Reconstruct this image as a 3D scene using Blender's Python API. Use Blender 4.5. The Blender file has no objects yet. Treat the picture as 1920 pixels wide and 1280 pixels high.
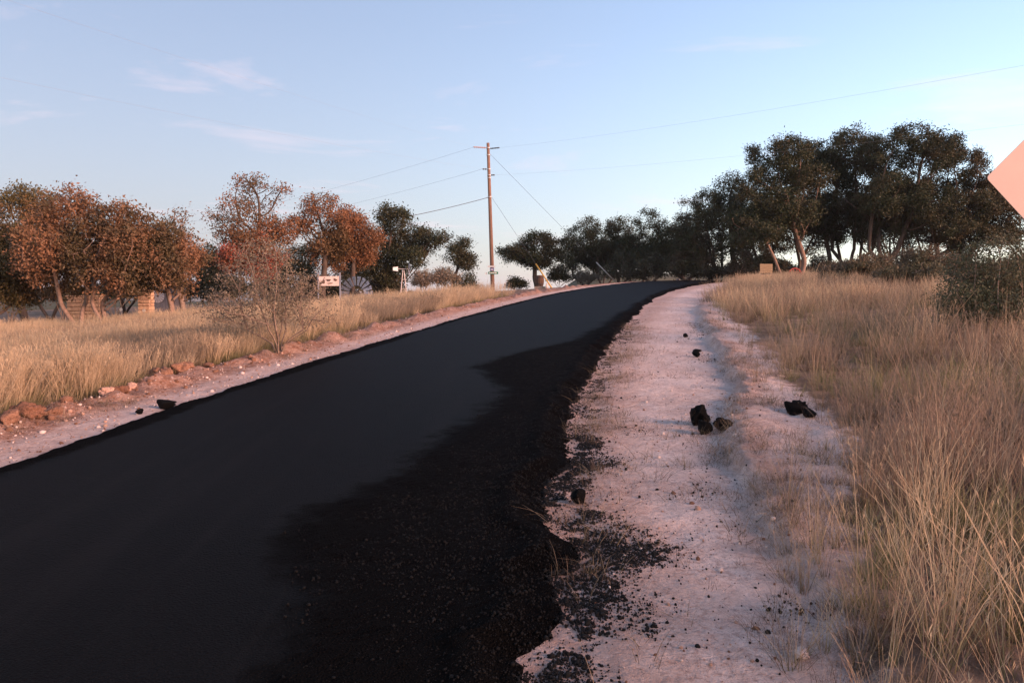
import bpy, math, random
import numpy as np
from mathutils import Vector, Matrix

scene = bpy.context.scene
R = math.radians
# ------------------------------------------------------------------ camera, sky, sun, exposure
FPX = 1550.0                       # focal length in photo pixels (1920 wide)
EYE = 1.75
cam = bpy.data.cameras.new('camera'); camo = bpy.data.objects.new('camera', cam)
scene.collection.objects.link(camo)
cam.sensor_width = 36.0; cam.lens = 36.0 * FPX / 1920.0
cam.clip_start = 0.05; cam.clip_end = 30000
camo.location = (0, 0, EYE)
camo.rotation_euler = (R(90) - math.atan(85 / FPX), 0, 0)
scene.camera = camo
scene.render.resolution_x = 1024; scene.render.resolution_y = 682

SUN_ELEV = 14.0
SUN_AZ = 120.0                     # clockwise from the view direction (+Y): behind the camera, to its right
world = bpy.data.worlds.new('World'); scene.world = world; world.use_nodes = True
wt = world.node_tree; wn = wt.nodes; wl = wt.links; wn.clear()
sky = wn.new('ShaderNodeTexSky'); sky.sky_type = 'NISHITA'; sky.sun_disc = False
sky.sun_elevation = R(SUN_ELEV); sky.sun_rotation = R(-SUN_AZ)
sky.altitude = 400; sky.air_density = 1.0; sky.dust_density = 0.6; sky.ozone_density = 1.6
tc = wn.new('ShaderNodeTexCoord')
sep = wn.new('ShaderNodeSeparateXYZ'); wl.new(tc.outputs['Generated'], sep.inputs[0])
def wmath(op, a, b=None, c=None):
    n = wn.new('ShaderNodeMath'); n.operation = op
    for i, v in enumerate((a, b, c)):
        if v is None: continue
        if isinstance(v, (int, float)): n.inputs[i].default_value = v
        else: wl.new(v, n.inputs[i])
    return n.outputs[0]
def wmix(fac, a, b, mode='MIX'):
    n = wn.new('ShaderNodeMix'); n.data_type = 'RGBA'; n.blend_type = mode
    for k, v in ((0, fac), (6, a), (7, b)):
        if isinstance(v, (int, float)): n.inputs[k].default_value = v
        elif isinstance(v, tuple): n.inputs[k].default_value = v
        else: wl.new(v, n.inputs[k])
    return n.outputs[2]
# evening haze: a lavender-pink veil hugging the whole horizon
elev = wmath('MAXIMUM', sep.outputs[2], 0.0)
veil = wmath('POWER', 2.718, wmath('MULTIPLY', elev, -3.0))
dv_ = wn.new('ShaderNodeVectorMath'); dv_.operation = 'DOT_PRODUCT'; wl.new(tc.outputs['Generated'], dv_.inputs[0])
dv_.inputs[1].default_value = (math.sin(R(SUN_AZ)), math.cos(R(SUN_AZ)), 0)
away = wn.new('ShaderNodeMapRange'); away.interpolation_type = 'SMOOTHSTEP'; wl.new(dv_.outputs['Value'], away.inputs[0])
away.inputs[1].default_value = -1.0; away.inputs[2].default_value = 0.45; away.inputs[3].default_value = 1.0; away.inputs[4].default_value = 0.25   # the veil thins towards the sunset glow
veil = wmath('MULTIPLY', veil, away.outputs[0])
tinted = wmix(1.0, sky.outputs[0], (0.82, 0.745, 0.75, 1), 'MULTIPLY')
col = wmix(wmath('MULTIPLY', veil, 0.96), tinted, (1.20, 1.18, 1.41, 1))
# thin cirrus streaks, projected on a flat cloud layer
zc = wmath('ADD', elev, 0.06)
cx_ = wmath('DIVIDE', sep.outputs[0], zc); cy_ = wmath('DIVIDE', sep.outputs[1], zc)
comb = wn.new('ShaderNodeCombineXYZ'); wl.new(wmath('MULTIPLY', cx_, 0.55), comb.inputs[0])
wl.new(wmath('MULTIPLY', cy_, 0.8), comb.inputs[1])
cn = wn.new('ShaderNodeTexNoise'); cn.inputs['Scale'].default_value = 1.25
cn.inputs['Detail'].default_value = 9; cn.inputs['Roughness'].default_value = 0.62
cn.inputs['Distortion'].default_value = 0.6; wl.new(comb.outputs[0], cn.inputs['Vector'])
cr = wn.new('ShaderNodeMapRange'); cr.inputs[1].default_value = 0.56; cr.inputs[2].default_value = 0.80
wl.new(cn.outputs[0], cr.inputs[0])
col = wmix(wmath('MULTIPLY', cr.outputs[0], 0.75), col, (2.75, 2.25, 2.45, 1))
bg = wn.new('ShaderNodeBackground'); bg.inputs['Strength'].default_value = 0.15
wl.new(col, bg.inputs['Color'])
wo = wn.new('ShaderNodeOutputWorld'); wl.new(bg.outputs[0], wo.inputs[0])

sl = bpy.data.lights.new('sun', 'SUN'); sl.energy = 3.7; sl.angle = R(24.0); sl.color = (1.0, 0.57, 0.42)
so = bpy.data.objects.new('sun', sl); scene.collection.objects.link(so)
sdir = Vector((math.sin(R(SUN_AZ)) * math.cos(R(SUN_ELEV)), math.cos(R(SUN_AZ)) * math.cos(R(SUN_ELEV)), math.sin(R(SUN_ELEV))))
so.rotation_euler = sdir.to_track_quat('Z', 'Y').to_euler()
so.location = (20, -20, 30)
vs = scene.view_settings
vs.view_transform = 'Standard'; vs.look = 'None'; vs.exposure = 1.42; vs.gamma = 1; vs.use_curve_mapping = False

# ------------------------------------------------------------------ helpers
C = scene.collection
rng = np.random.default_rng(11)
def _hash(ix, iy, iz):
    h = (ix.astype(np.int64) * 374761393 + iy.astype(np.int64) * 668265263 + iz.astype(np.int64) * 2147483647 // 7) & 0xffffffff
    h = ((h ^ (h >> 13)) * 1274126177) & 0xffffffff
    return ((h ^ (h >> 16)) & 0xffff) / 65535.0
def vnoise(x, y, z=None):
    x = np.asarray(x, float); y = np.asarray(y, float); z = np.zeros_like(x) if z is None else np.asarray(z, float)
    fx, fy, fz = np.floor(x), np.floor(y), np.floor(z); u, v, w = x - fx, y - fy, z - fz
    u, v, w = (q * q * (3 - 2 * q) for q in (u, v, w)); o = 0
    for a in (0, 1):
        for b in (0, 1):
            for c in (0, 1):
                o = o + _hash(fx + a, fy + b, fz + c) * (u if a else 1 - u) * (v if b else 1 - v) * (w if c else 1 - w)
    return o * 2 - 1
def fbm(x, y, z=None, o=4):
    s = 0; a = 1; x = np.asarray(x, float); y = np.asarray(y, float)
    for i in range(o):
        s = s + a * vnoise(x + 17.3 * i, y - 9.1 * i, None if z is None else np.asarray(z, float) + 3.7 * i)
        x = x * 2.03; y = y * 2.03; z = None if z is None else np.asarray(z, float) * 2.03; a *= 0.5
    return s
def sstep(a, b, x): 
    q = np.clip((x - a) / (b - a), 0, 1); return q * q * (3 - 2 * q)
def mesh_np(name, V, F=None, quads=None, mats=(), smooth=False, attrs=None):
    """V (n,3), F triangles (m,3), quads (k,4)"""
    me = bpy.data.meshes.new(name); V = np.asarray(V, np.float32)
    F = np.zeros((0, 3), np.int32) if F is None else np.asarray(F, np.int32)
    Q = np.zeros((0, 4), np.int32) if quads is None else np.asarray(quads, np.int32)
    me.vertices.add(len(V)); me.vertices.foreach_set('co', V.ravel())
    me.loops.add(F.size + Q.size); me.loops.foreach_set('vertex_index', np.concatenate([F.ravel(), Q.ravel()]).astype(np.int32))
    me.polygons.add(len(F) + len(Q))
    st = np.concatenate([np.arange(len(F)) * 3, F.size + np.arange(len(Q)) * 4]).astype(np.int32)
    me.polygons.foreach_set('loop_start', st)
    if smooth: me.polygons.foreach_set('use_smooth', np.ones(len(F) + len(Q), bool))
    for m in mats: me.materials.append(m)
    for k, a in (attrs or {}).items():
        at = me.attributes.new(k, 'FLOAT', 'POINT'); at.data.foreach_set('value', np.asarray(a, np.float32).ravel())
    me.update(); me.validate(); return me
def obj(name, me, parent=None, loc=None, rz=0):
    o = bpy.data.objects.new(name, me); C.objects.link(o)
    if parent: o.parent = parent
    if loc is not None: o.location = loc
    if rz: o.rotation_euler.z = rz
    return o
def tag(o, label=None, cat=None, group=None, kind=None):
    for k, v in (('label', label), ('category', cat), ('group', group), ('kind', kind)):
        if v: o[k] = v
    return o
def thing(name, label, cat, loc=(0, 0, 0), rz=0, group=None):
    return tag(obj(name, None, None, loc, rz), label, cat, group)
class MB:
    """collects boxes, tubes and prisms into one mesh"""
    def __init__(s): s.v = []; s.f = []
    def add(s, V, F):
        n = len(s.v); s.v += [tuple(p) for p in V]; s.f += [tuple(i + n for i in q) for q in F]; return s
    def box(s, c, d, rot=None, bev=0.0):
        x, y, z = (q / 2 for q in d); M = rot or Matrix.Identity(3); c = Vector(c)
        if bev <= 0:
            P = [(-x, -y, -z), (x, -y, -z), (x, y, -z), (-x, y, -z), (-x, -y, z), (x, -y, z), (x, y, z), (-x, y, z)]
            return s.add([c + M @ Vector(p) for p in P], [(0, 3, 2, 1), (4, 5, 6, 7), (0, 1, 5, 4), (1, 2, 6, 5), (2, 3, 7, 6), (3, 0, 4, 7)])
        b = bev; P = []
        for zz, k in ((-z, b), (-z + b, 0), (z - b, 0), (z, b)):
            P += [(-x + k, -y + k, zz), (x - k, -y + k, zz), (x - k, y - k, zz), (-x + k, y - k, zz)]
        F = [(0, 3, 2, 1), (12, 13, 14, 15)]
        for l in range(3):
            for i in range(4):
                j = (i + 1) % 4; F.append((l * 4 + i, l * 4 + j, l * 4 + 4 + j, l * 4 + 4 + i))
        return s.add([c + M @ Vector(p) for p in P], F)
    def tube(s, pts, rad, n=8, cap=True):
        pts = [Vector(p) for p in pts]; rad = rad if hasattr(rad, '__len__') else [rad] * len(pts)
        V = []; F = []
        for i, p in enumerate(pts):
            d = (pts[min(i + 1, len(pts) - 1)] - pts[max(i - 1, 0)]).normalized()
            ref = Vector((0, 0, 1)) if abs(d.z) < 0.9 else Vector((1, 0, 0))
            a = d.cross(ref).normalized(); b = d.cross(a)
            for k in range(n):
                t = 2 * math.pi * k / n; V.append(p + (a * math.cos(t) + b * math.sin(t)) * rad[i])
        for i in range(len(pts) - 1):
            for k in range(n):
                j = (k + 1) % n; F.append((i * n + k, i * n + j, i * n + n + j, i * n + n + k))
        if cap: F += [tuple(range(n))[::-1], tuple(range((len(pts) - 1) * n, len(pts) * n))]
        return s.add(V, F)
    def prism(s, poly, c, u, v, th):
        """poly: 2-D outline in axes u,v about c, extruded +-th/2 along u x v"""
        u = Vector(u); v = Vector(v); w = u.cross(v).normalized(); c = Vector(c); n = len(poly)
        V = [c + u * a + v * b - w * th / 2 for a, b in poly] + [c + u * a + v * b + w * th / 2 for a, b in poly]
        F = [tuple(range(n))[::-1], tuple(range(n, 2 * n))] + [(i, (i + 1) % n, n + (i + 1) % n, n + i) for i in range(n)]
        return s.add(V, F)
    def build(s, name, m, parent=None, loc=None, rz=0, smooth=False):
        me = bpy.data.meshes.new(name); me.from_pydata([tuple(p) for p in s.v], [], s.f); me.materials.append(m)
        if smooth: me.polygons.foreach_set('use_smooth', [True] * len(me.polygons))
        me.update(); return obj(name, me, parent, loc, rz)

# ------------------------------------------------------------------ terrain
_cy = np.array([-400, -100, -30, -10, 0, 6.4, 8.5, 11.3, 14, 17.4, 23.5, 33, 41, 50, 58, 68, 80, 95, 115, 160, 400.])
_cx = np.array([-22, -9, -4.6, -2.95, -2.35, -1.85, -1.58, -1.15, -.64, .06, 1.30, 3.55, 6.05, 9.35, 13.0, 18.8, 28, 43, 68, 130, 480.])
_yy = np.linspace(-400, 400, 16001); _xx = np.interp(_yy, _cy, _cx)
_k = np.ones(121) / 121
_xx = np.convolve(np.pad(_xx, 60, mode='edge'), _k, mode='valid')
_ct = np.cos(np.arctan(np.gradient(_xx, _yy)))
def cxr(y): return np.interp(y, _yy, _xx)
def lat(x, y): return (np.asarray(x, float) - cxr(y)) * np.interp(y, _yy, _ct)
_py = np.array([-3000, -60, -20, 0, 34, 42, 50, 58, 66, 76, 95, 150, 400, 4000.])
_ps = 0.052
_pz = np.array([-3., -2.4, -1.04, 0, 34 * _ps, 2.16, 2.51, 2.79, 2.93, 2.9, 2.3, 0.4, -7., -10.])
_zy = np.linspace(-100, 200, 6001); _zz = np.interp(_zy, _py, _pz)
_zz = np.convolve(np.pad(_zz, 80, mode='edge'), np.ones(161) / 161, mode='valid')
def z0(y):
    y = np.asarray(y, float)
    return np.where((y > -90) & (y < 190), np.interp(y, _zy, _zz), np.interp(y, _py, _pz))
ROADH = 0.07
def step_t(y): return 3.62 + 0.5 * sstep(6, 12, y) - 0.25 * sstep(16, 28, y) + 0.10 * vnoise(y * 0.9, y * 0 + 3)  + 0.05 * vnoise(y * 3.1, y * 0 + 8)
def grass_r(y): return np.interp(y, [0, 3.4, 4.2, 6.3, 8.5, 13, 30, 60], [2.8, 2.95, 3.2, 3.9, 4.25, 4.3, 4.15, 4.1]) + 0.16 * vnoise(y * 1.1, y * 0 + 21)
def grass_l(y): return 3.72 + 0.15 * vnoise(y * 0.8, y * 0 + 41) + 0.7 * sstep(30, 44, y)
def H(x, y):
    x = np.asarray(x, float); y = np.asarray(y, float); t = lat(x, y); z = z0(y)
    dl = np.maximum(-t - 3.6, 0); z = z - 5.0 * (1 - np.exp(-dl * 0.115 / 5.0)) * (1 - .28 * sstep(46, 60, y))
    dr = np.maximum(t - 6, 0); z = z + 4.0 * (1 - np.exp(-dr * 0.05 / 4.0)) * (1 - sstep(120, 600, y))
    far = sstep(60, 200, np.hypot(x, y))
    z = z + fbm(x * 0.07, y * 0.07) * 0.10 * sstep(4, 9, np.abs(t)) + far * fbm(x * 0.012, y * 0.012) * 1.2
    near = np.exp(-np.maximum(np.hypot(x, y) - 12, 0) / 18)
    # right shoulder: graded caliche, then the small cut bank left by the grader
    st = step_t(y); ridge = 0.12 * sstep(st - 0.07, st + 0.04, t + .07 * vnoise(x * 4, y * 4) + .04 * vnoise(x * 11, y * 11)) - 0.05 * sstep(st + 0.10, st + 0.7, t)
    ridge = ridge * (1 - sstep(24, 34, y)) * (0.55 + 0.45 * sstep(4.5, 7, y))
    z = z + np.where(t > 2, ridge + 0.03 * fbm(x * 3.3, y * 3.3, o=5) * sstep(st - .2, st + .3, t) * near, 0)
    z = z + np.where(t > 2, 0.010 * fbm(x * 6, y * 6, o=4) * near, 0)
    # left side: flat gravel lip, then a windrow of broken red clods
    bl = np.exp(-((t + 3.42 + 0.1 * vnoise(y * .6, y * 0 + 77)) / 0.24) ** 2)
    lump = np.maximum(0.30 + 0.65 * fbm(x * 1.9, y * 1.9, o=6), 0)
    z = z + 0.19 * bl * lump * (1 - sstep(40, 52, y)) + np.where(t < -2.4, 0.012 * fbm(x * 4, y * 4) * near, 0)
    # bed under the asphalt mat
    z = z - 0.02 * (1 - sstep(2.25, 2.6, np.abs(t)))
    return z
def Hs(x, y): return float(H(np.array([x]), np.array([y]))[0])
def gx(u, Y): return (u - 960.0) / FPX * Y      # sideways metres of a bearing read off the photo, at distance Y
def gz(v, Y): return EYE + (555.0 - v) / FPX * Y

# ------------------------------------------------------------------ materials
def nmat(name):
    m = bpy.data.materials.new(name); m.use_nodes = True; nt = m.node_tree; nt.nodes.clear()
    out = nt.nodes.new('ShaderNodeOutputMaterial'); b = nt.nodes.new('ShaderNodeBsdfPrincipled')
    nt.links.new(b.outputs[0], out.inputs[0]); return m, nt, b, out
class N:
    def __init__(s, nt): s.nt = nt
    def lk(s, v, sock):
        if isinstance(v, (int, float)): sock.default_value = v
        elif isinstance(v, tuple): sock.default_value = v if len(v) == 4 or sock.type == 'VECTOR' else v + (1,)
        else: s.nt.links.new(v, sock)
    def math(s, op, a, b=0.0, clamp=False):
        n = s.nt.nodes.new('ShaderNodeMath'); n.operation = op; n.use_clamp = clamp; s.lk(a, n.inputs[0]); s.lk(b, n.inputs[1]); return n.outputs[0]
    def mix(s, f, a, b, mode='MIX'):
        n = s.nt.nodes.new('ShaderNodeMix'); n.data_type = 'RGBA'; n.blend_type = mode
        s.lk(f, n.inputs[0]); s.lk(a, n.inputs[6]); s.lk(b, n.inputs[7]); return n.outputs[2]
    def noise(s, scale, detail=4, rough=0.55, vec=None, dist=0.0):
        n = s.nt.nodes.new('ShaderNodeTexNoise'); n.inputs['Scale'].default_value = scale; n.inputs['Detail'].default_value = detail
        n.inputs['Roughness'].default_value = rough; n.inputs['Distortion'].default_value = dist
        if vec: s.nt.links.new(vec, n.inputs['Vector'])
        return n.outputs[0]
    def voro(s, scale, vec=None, out='Distance'):
        n = s.nt.nodes.new('ShaderNodeTexVoronoi'); n.inputs['Scale'].default_value = scale
        if vec: s.nt.links.new(vec, n.inputs['Vector'])
        return n.outputs[out]
    def rng(s, v, a, b, c=0.0, d=1.0):
        n = s.nt.nodes.new('ShaderNodeMapRange'); n.interpolation_type = 'SMOOTHSTEP'; s.lk(v, n.inputs[0])
        for i, q in enumerate((a, b, c, d)): s.lk(q, n.inputs[i + 1])
        return n.outputs[0]
    def attr(s, name):
        n = s.nt.nodes.new('ShaderNodeAttribute'); n.attribute_name = name; return n.outputs['Fac']
    def pos(s): return s.nt.nodes.new('ShaderNodeNewGeometry').outputs['Position']
    def oco(s): return s.nt.nodes.new('ShaderNodeTexCoord').outputs['Object']
    def orand(s): return s.nt.nodes.new('ShaderNodeObjectInfo').outputs['Random']
    def bump(s, h, strength, dist):
        n = s.nt.nodes.new('ShaderNodeBump'); n.inputs['Strength'].default_value = strength; n.inputs['Distance'].default_value = dist
        s.lk(h, n.inputs['Height']); return n.outputs[0]
def simple(name, c, c2=None, rough=0.75, scale=12, metal=0.0, bump=0.3, bd=0.01, spec=0.3, stretch=None):
    m, nt, b, _ = nmat(name); n = N(nt); co = n.oco()
    if stretch:
        mp = nt.nodes.new('ShaderNodeMapping'); mp.inputs['Scale'].default_value = stretch; nt.links.new(co, mp.inputs[0]); co = mp.outputs[0]
    f = n.noise(scale, 5, 0.6, co); c2 = c2 or tuple(q * 0.7 for q in c)
    nt.links.new(n.mix(n.rng(f, .32, .68), c, c2), b.inputs['Base Color'])
    b.inputs['Roughness'].default_value = rough; b.inputs['Metallic'].default_value = metal; b.inputs['Specular IOR Level'].default_value = spec
    if bump: nt.links.new(n.bump(f, bump, bd), b.inputs['Normal'])
    return m

# ground: caliche shoulder, red gravel lip, brown topsoil, told apart by the lateral distance from the road
mg, nt, b, _ = nmat('ground'); n = N(nt); p = n.pos(); T = n.attr('lat'); GR = n.attr('soil')
cal = n.mix(n.rng(n.noise(3.2, 9, .72, p), .38, .62), (.78, .64, .59), (.63, .475, .42))
cal = n.mix(n.math('MULTIPLY', n.rng(n.noise(23, 8, .75, p), .46, .64), .8), cal, (.40, .27, .23))
mp = nt.nodes.new('ShaderNodeMapping'); mp.inputs['Scale'].default_value = (5.5, .55, 1); mp.inputs['Rotation'].default_value = (0, 0, R(9)); nt.links.new(p, mp.inputs[0])
cal = n.mix(n.math('MULTIPLY', n.rng(n.noise(1.0, 6, .65, mp.outputs[0]), .48, .66), .45), cal, (.56, .42, .37))
cal = n.mix(n.math('MULTIPLY', n.rng(n.noise(110, 3, .7, p), .57, .66), .7), cal, (.24, .165, .145))
cal = n.mix(n.math('MULTIPLY', n.rng(n.noise(0.8, 5, .6, p), .45, .62), .65), cal, (.74, .62, .58))
cal = n.mix(n.rng(n.voro(55, p), .0, .22, .45, 0.), cal, (.30, .21, .18))
redc = n.mix(n.rng(n.noise(5, 7, .65, p), .36, .64), (.42, .25, .185), (.26, .13, .085))
redc = n.mix(n.rng(n.noise(26, 5, .7, p), .52, .70), redc, (.60, .43, .37))
soil = n.mix(n.rng(n.noise(2.0, 7, .65, p), .35, .65), (.30, .205, .15), (.155, .11, .078))
RED = n.attr('red')
base = n.mix(n.math('ADD', RED, n.math('MULTIPLY', n.math('SUBTRACT', n.noise(6, 5, .6, p), .5), .9), True), cal, redc)
sm = n.rng(n.math('ADD', GR, n.math('MULTIPLY', n.math('SUBTRACT', n.noise(4.5, 6, .65, p), .5), .9)), .38, .62)
base = n.mix(sm, base, soil); nt.links.new(base, b.inputs['Base Color'])
b.inputs['Roughness'].default_value = 0.95; b.inputs['Specular IOR Level'].default_value = 0.12
hh = n.math('ADD', n.math('MULTIPLY', n.noise(9, 8, .68, p), 1.0), n.math('MULTIPLY', n.noise(60, 4, .6, p), .35))
nt.links.new(n.bump(hh, 1.0, 0.09), b.inputs['Normal']); M_ground = mg

ma, nt, b, _ = nmat('asphalt'); n = N(nt); p = n.pos(); T = n.attr('rough_mix')
tiny = n.voro(85, p); fine = n.noise(150, 3, .6, p)
rm = n.rng(n.math('ADD', T, n.math('MULTIPLY', n.math('SUBTRACT', n.noise(3.4, 8, .7, p), .5), .9)), .22, .78)
smoothc = n.mix(n.rng(n.noise(1.1, 5, .6, p), .3, .7), (.0032, .0032, .0036), (.0044, .0042, .0046))
smoothc = n.mix(n.rng(fine, .62, .70), smoothc, (.022, .021, .021)); smoothc = n.mix(n.math('MULTIPLY', n.rng(n.noise(.5, 6, .7, p), .5, .7), .5), smoothc, (.0052, .005, .0054))
roughc = n.mix(n.rng(fine, .60, .72), (.0034, .0031, .0031), (.017, .014, .0125))
mp = nt.nodes.new('ShaderNodeMapping'); mp.inputs['Scale'].default_value = (4.0, .22, 1); mp.inputs['Rotation'].default_value = (0, 0, R(8)); nt.links.new(p, mp.inputs[0])
smoothc = n.mix(n.math('MULTIPLY', n.rng(n.noise(1.0, 5, .6, mp.outputs[0]), .52, .66), .5), smoothc, (.0085, .0082, .0086))
nt.links.new(n.mix(rm, smoothc, roughc), b.inputs['Base Color'])
nt.links.new(n.rng(rm, 0, 1, .58, .9), b.inputs['Roughness']); nt.links.new(n.rng(rm, 0, 1, .026, .022), b.inputs['Specular IOR Level'])
hh = n.math('MULTIPLY', n.math('ADD', tiny, n.math('MULTIPLY', fine, .6)), n.rng(rm, 0, 1, .5, 1.6))
nt.links.new(n.bump(hh, 1.0, 0.02), b.inputs['Normal']); M_asphalt = ma

M_lump = simple('tar_lump', (.0045, .0045, .0045), (.008, .007, .0065), .7, 60, 0, 1.0, .02, .07)
M_crumb = simple('tar_crumb', (.006, .0055, .0055), (.010, .009, .008), .7, 40, 0, .6, .01, .15)
M_grain = simple('tar_grain', (.0045, .0043, .0043), (.0075, .0066, .006), .65, 40, 0, .4, .01, .10)
M_rockred = simple('red_clod', (.30, .165, .11), (.18, .09, .058), .95, 9, 0, .8, .03, .1)
M_rockpink = simple('pink_stone', (.55, .36, .28), (.42, .24, .17), .9, 9, 0, .7, .03, .15)
M_pebble = simple('pale_pebble', (.60, .50, .46), (.45, .33, .28), .9, 20, 0, .4, .01, .15)
M_clodbrown = simple('brown_clod', (.23, .115, .075), (.14, .07, .045), .95, 9, 0, .8, .03, .1)

def grassmat(name, tipA, tipB, root, rootB):
    m, nt, b, out = nmat(name); n = N(nt)
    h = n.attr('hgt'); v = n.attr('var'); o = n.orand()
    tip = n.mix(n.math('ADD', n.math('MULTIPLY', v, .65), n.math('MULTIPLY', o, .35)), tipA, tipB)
    rt = n.mix(v, root, rootB)  # olive roots, also darkened in colour to stand in for shade low down
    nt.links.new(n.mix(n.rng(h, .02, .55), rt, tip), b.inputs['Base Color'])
    b.inputs['Roughness'].default_value = .7; b.inputs['Specular IOR Level'].default_value = .2
    tr = nt.nodes.new('ShaderNodeBsdfTranslucent'); nt.links.new(b.inputs['Base Color'].links[0].from_socket, tr.inputs[0])
    mx = nt.nodes.new('ShaderNodeMixShader'); mx.inputs[0].default_value = .28
    nt.links.new(b.outputs[0], mx.inputs[1]); nt.links.new(tr.outputs[0], mx.inputs[2]); nt.links.new(mx.outputs[0], out.inputs[0])
    return m
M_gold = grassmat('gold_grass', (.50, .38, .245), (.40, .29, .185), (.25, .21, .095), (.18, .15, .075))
M_straw = grassmat('straw_grass', (.35, .265, .18), (.17, .125, .088), (.10, .08, .036), (.085, .06, .036))  # tips darkened: the shade on the verge is put into the colour
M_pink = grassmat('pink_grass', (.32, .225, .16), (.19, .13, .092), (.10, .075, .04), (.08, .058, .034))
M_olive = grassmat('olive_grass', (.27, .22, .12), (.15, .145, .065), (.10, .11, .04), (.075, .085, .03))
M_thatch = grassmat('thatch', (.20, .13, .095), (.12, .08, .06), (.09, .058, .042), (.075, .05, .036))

def leafmat(name, cols, trans=.25):
    m, nt, b, out = nmat(name); n = N(nt); v = n.attr('var'); p = n.pos()
    c = n.mix(n.rng(v, 0, 1), cols[0], cols[1])
    c = n.mix(n.math('MULTIPLY', n.rng(n.noise(.55, 3, .5, p), .42, .62), .85), c, cols[2])
    nt.links.new(c, b.inputs['Base Color']); b.inputs['Roughness'].default_value = .6; b.inputs['Specular IOR Level'].default_value = .25
    tr = nt.nodes.new('ShaderNodeBsdfTranslucent'); nt.links.new(c, tr.inputs[0])
    mx = nt.nodes.new('ShaderNodeMixShader'); mx.inputs[0].default_value = trans
    nt.links.new(b.outputs[0], mx.inputs[1]); nt.links.new(tr.outputs[0], mx.inputs[2]); nt.links.new(mx.outputs[0], out.inputs[0]); return m
L_green = leafmat('oak_leaf', [(.027, .034, .014), (.042, .047, .019), (.047, .042, .019)], .15)
L_olive = leafmat('olive_leaf', [(.10, .085, .032), (.14, .10, .04), (.17, .09, .036)])
L_rust = leafmat('rust_leaf', [(.18, .095, .050), (.26, .130, .067), (.075, .064, .032)])
L_russet = leafmat('russet_leaf', [(.19, .086, .041), (.25, .118, .056), (.11, .074, .034)])
L_sunlit = leafmat('sunlit_oak_leaf', [(.035, .038, .016), (.056, .050, .021), (.068, .048, .022)], .15)  # oak leaf browned: low sun on the outer crowns put into the colour
L_red = leafmat('red_leaf', [(.30, .075, .055), (.22, .085, .04), (.13, .075, .03)])
L_scrub = leafmat('scrub_leaf', [(.085, .085, .045), (.125, .105, .06), (.12, .085, .055)])
L_scrubdark = leafmat('dark_scrub_leaf', [(.036, .039, .020), (.052, .050, .027), (.058, .045, .028)], .15)
L_scrubgrey = leafmat('grey_scrub_leaf', [(.066, .074, .040), (.090, .094, .052), (.095, .082, .052)])
L_greybrown = leafmat('grey_brown_leaf', [(.20, .155, .11), (.16, .135, .085), (.22, .165, .12)])
B_oak = simple('oak_bark', (.095, .070, .055), (.055, .040, .032), .9, 9, 0, .8, .04, .15, (1, 1, .25))
B_sunlit = simple('sunlit_bark', (.25, .165, .125), (.15, .10, .075), .9, 9, 0, .6, .03, .15, (1, 1, .25))  # lit copy of the oak bark, low sunlight put into its colour
B_twig = simple('grey_twig', (.24, .175, .135), (.15, .105, .08), .9, 20, 0, .3, .01, .15)

# ------------------------------------------------------------------ ground sheet
def graded(spans):
    o = [spans[0][0]]
    for a, b_, da, db in spans:
        x = a
        while x < b_ - 1e-6:
            q = (x - a) / (b_ - a); d = da * (db / da) ** q; x = min(x + d, b_); o.append(x)
    return np.array(o)
xs = graded([(-3900, -200, 900, 40), (-200, -30, 30, 1.6), (-30, -7, 1.0, .16), (-7, -2.5, .08, .07), (-2.5, .0, .25, .1), (.0, 5, .05, .07), (5, 14, .12, .5), (14, 60, .7, 2.5), (60, 300, 3, 40), (300, 3900, 60, 900)])
ys = graded([(-3000, -60, 700, 12), (-60, 2.4, 6, .35), (2.4, 11, .055, .075), (11, 26, .08, .3), (26, 75, .4, 1.2), (75, 250, 1.5, 12), (250, 4000, 20, 700)])
X, Y = np.meshgrid(xs, ys); Xf, Yf = X.ravel(), Y.ravel()
Z = H(Xf, Yf); t = lat(Xf, Yf)
nx, ny = len(xs), len(ys)
ii = np.arange(nx * ny).reshape(ny, nx)
quads = np.stack([ii[:-1, :-1], ii[:-1, 1:], ii[1:, 1:], ii[1:, :-1]], -1).reshape(-1, 4)
soilm = np.where(t > 0, sstep(grass_r(Yf) + .0, grass_r(Yf) + 1.1, t), sstep(grass_l(Yf) - .15, grass_l(Yf) + .5, -t))
soilm = np.where((t < 0) & (Yf > 33) & (Yf < 75), soilm * (1 - .8 * np.exp(-((t + 5.5) / 2.6) ** 2)), soilm)
redm = np.where(t < 0, .30 + .80 * sstep(2.75, 3.25, -t), 0.55 * np.exp(-((t - step_t(Yf) - .12) / .22) ** 2) + .50 * sstep(3.15, 2.5, t))
g = obj('ground', mesh_np('ground', np.stack([Xf, Yf, Z], 1), None, quads, [M_ground], True, {'lat': t, 'soil': soilm, 'red': redm})); tag(g, kind='structure')

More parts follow.
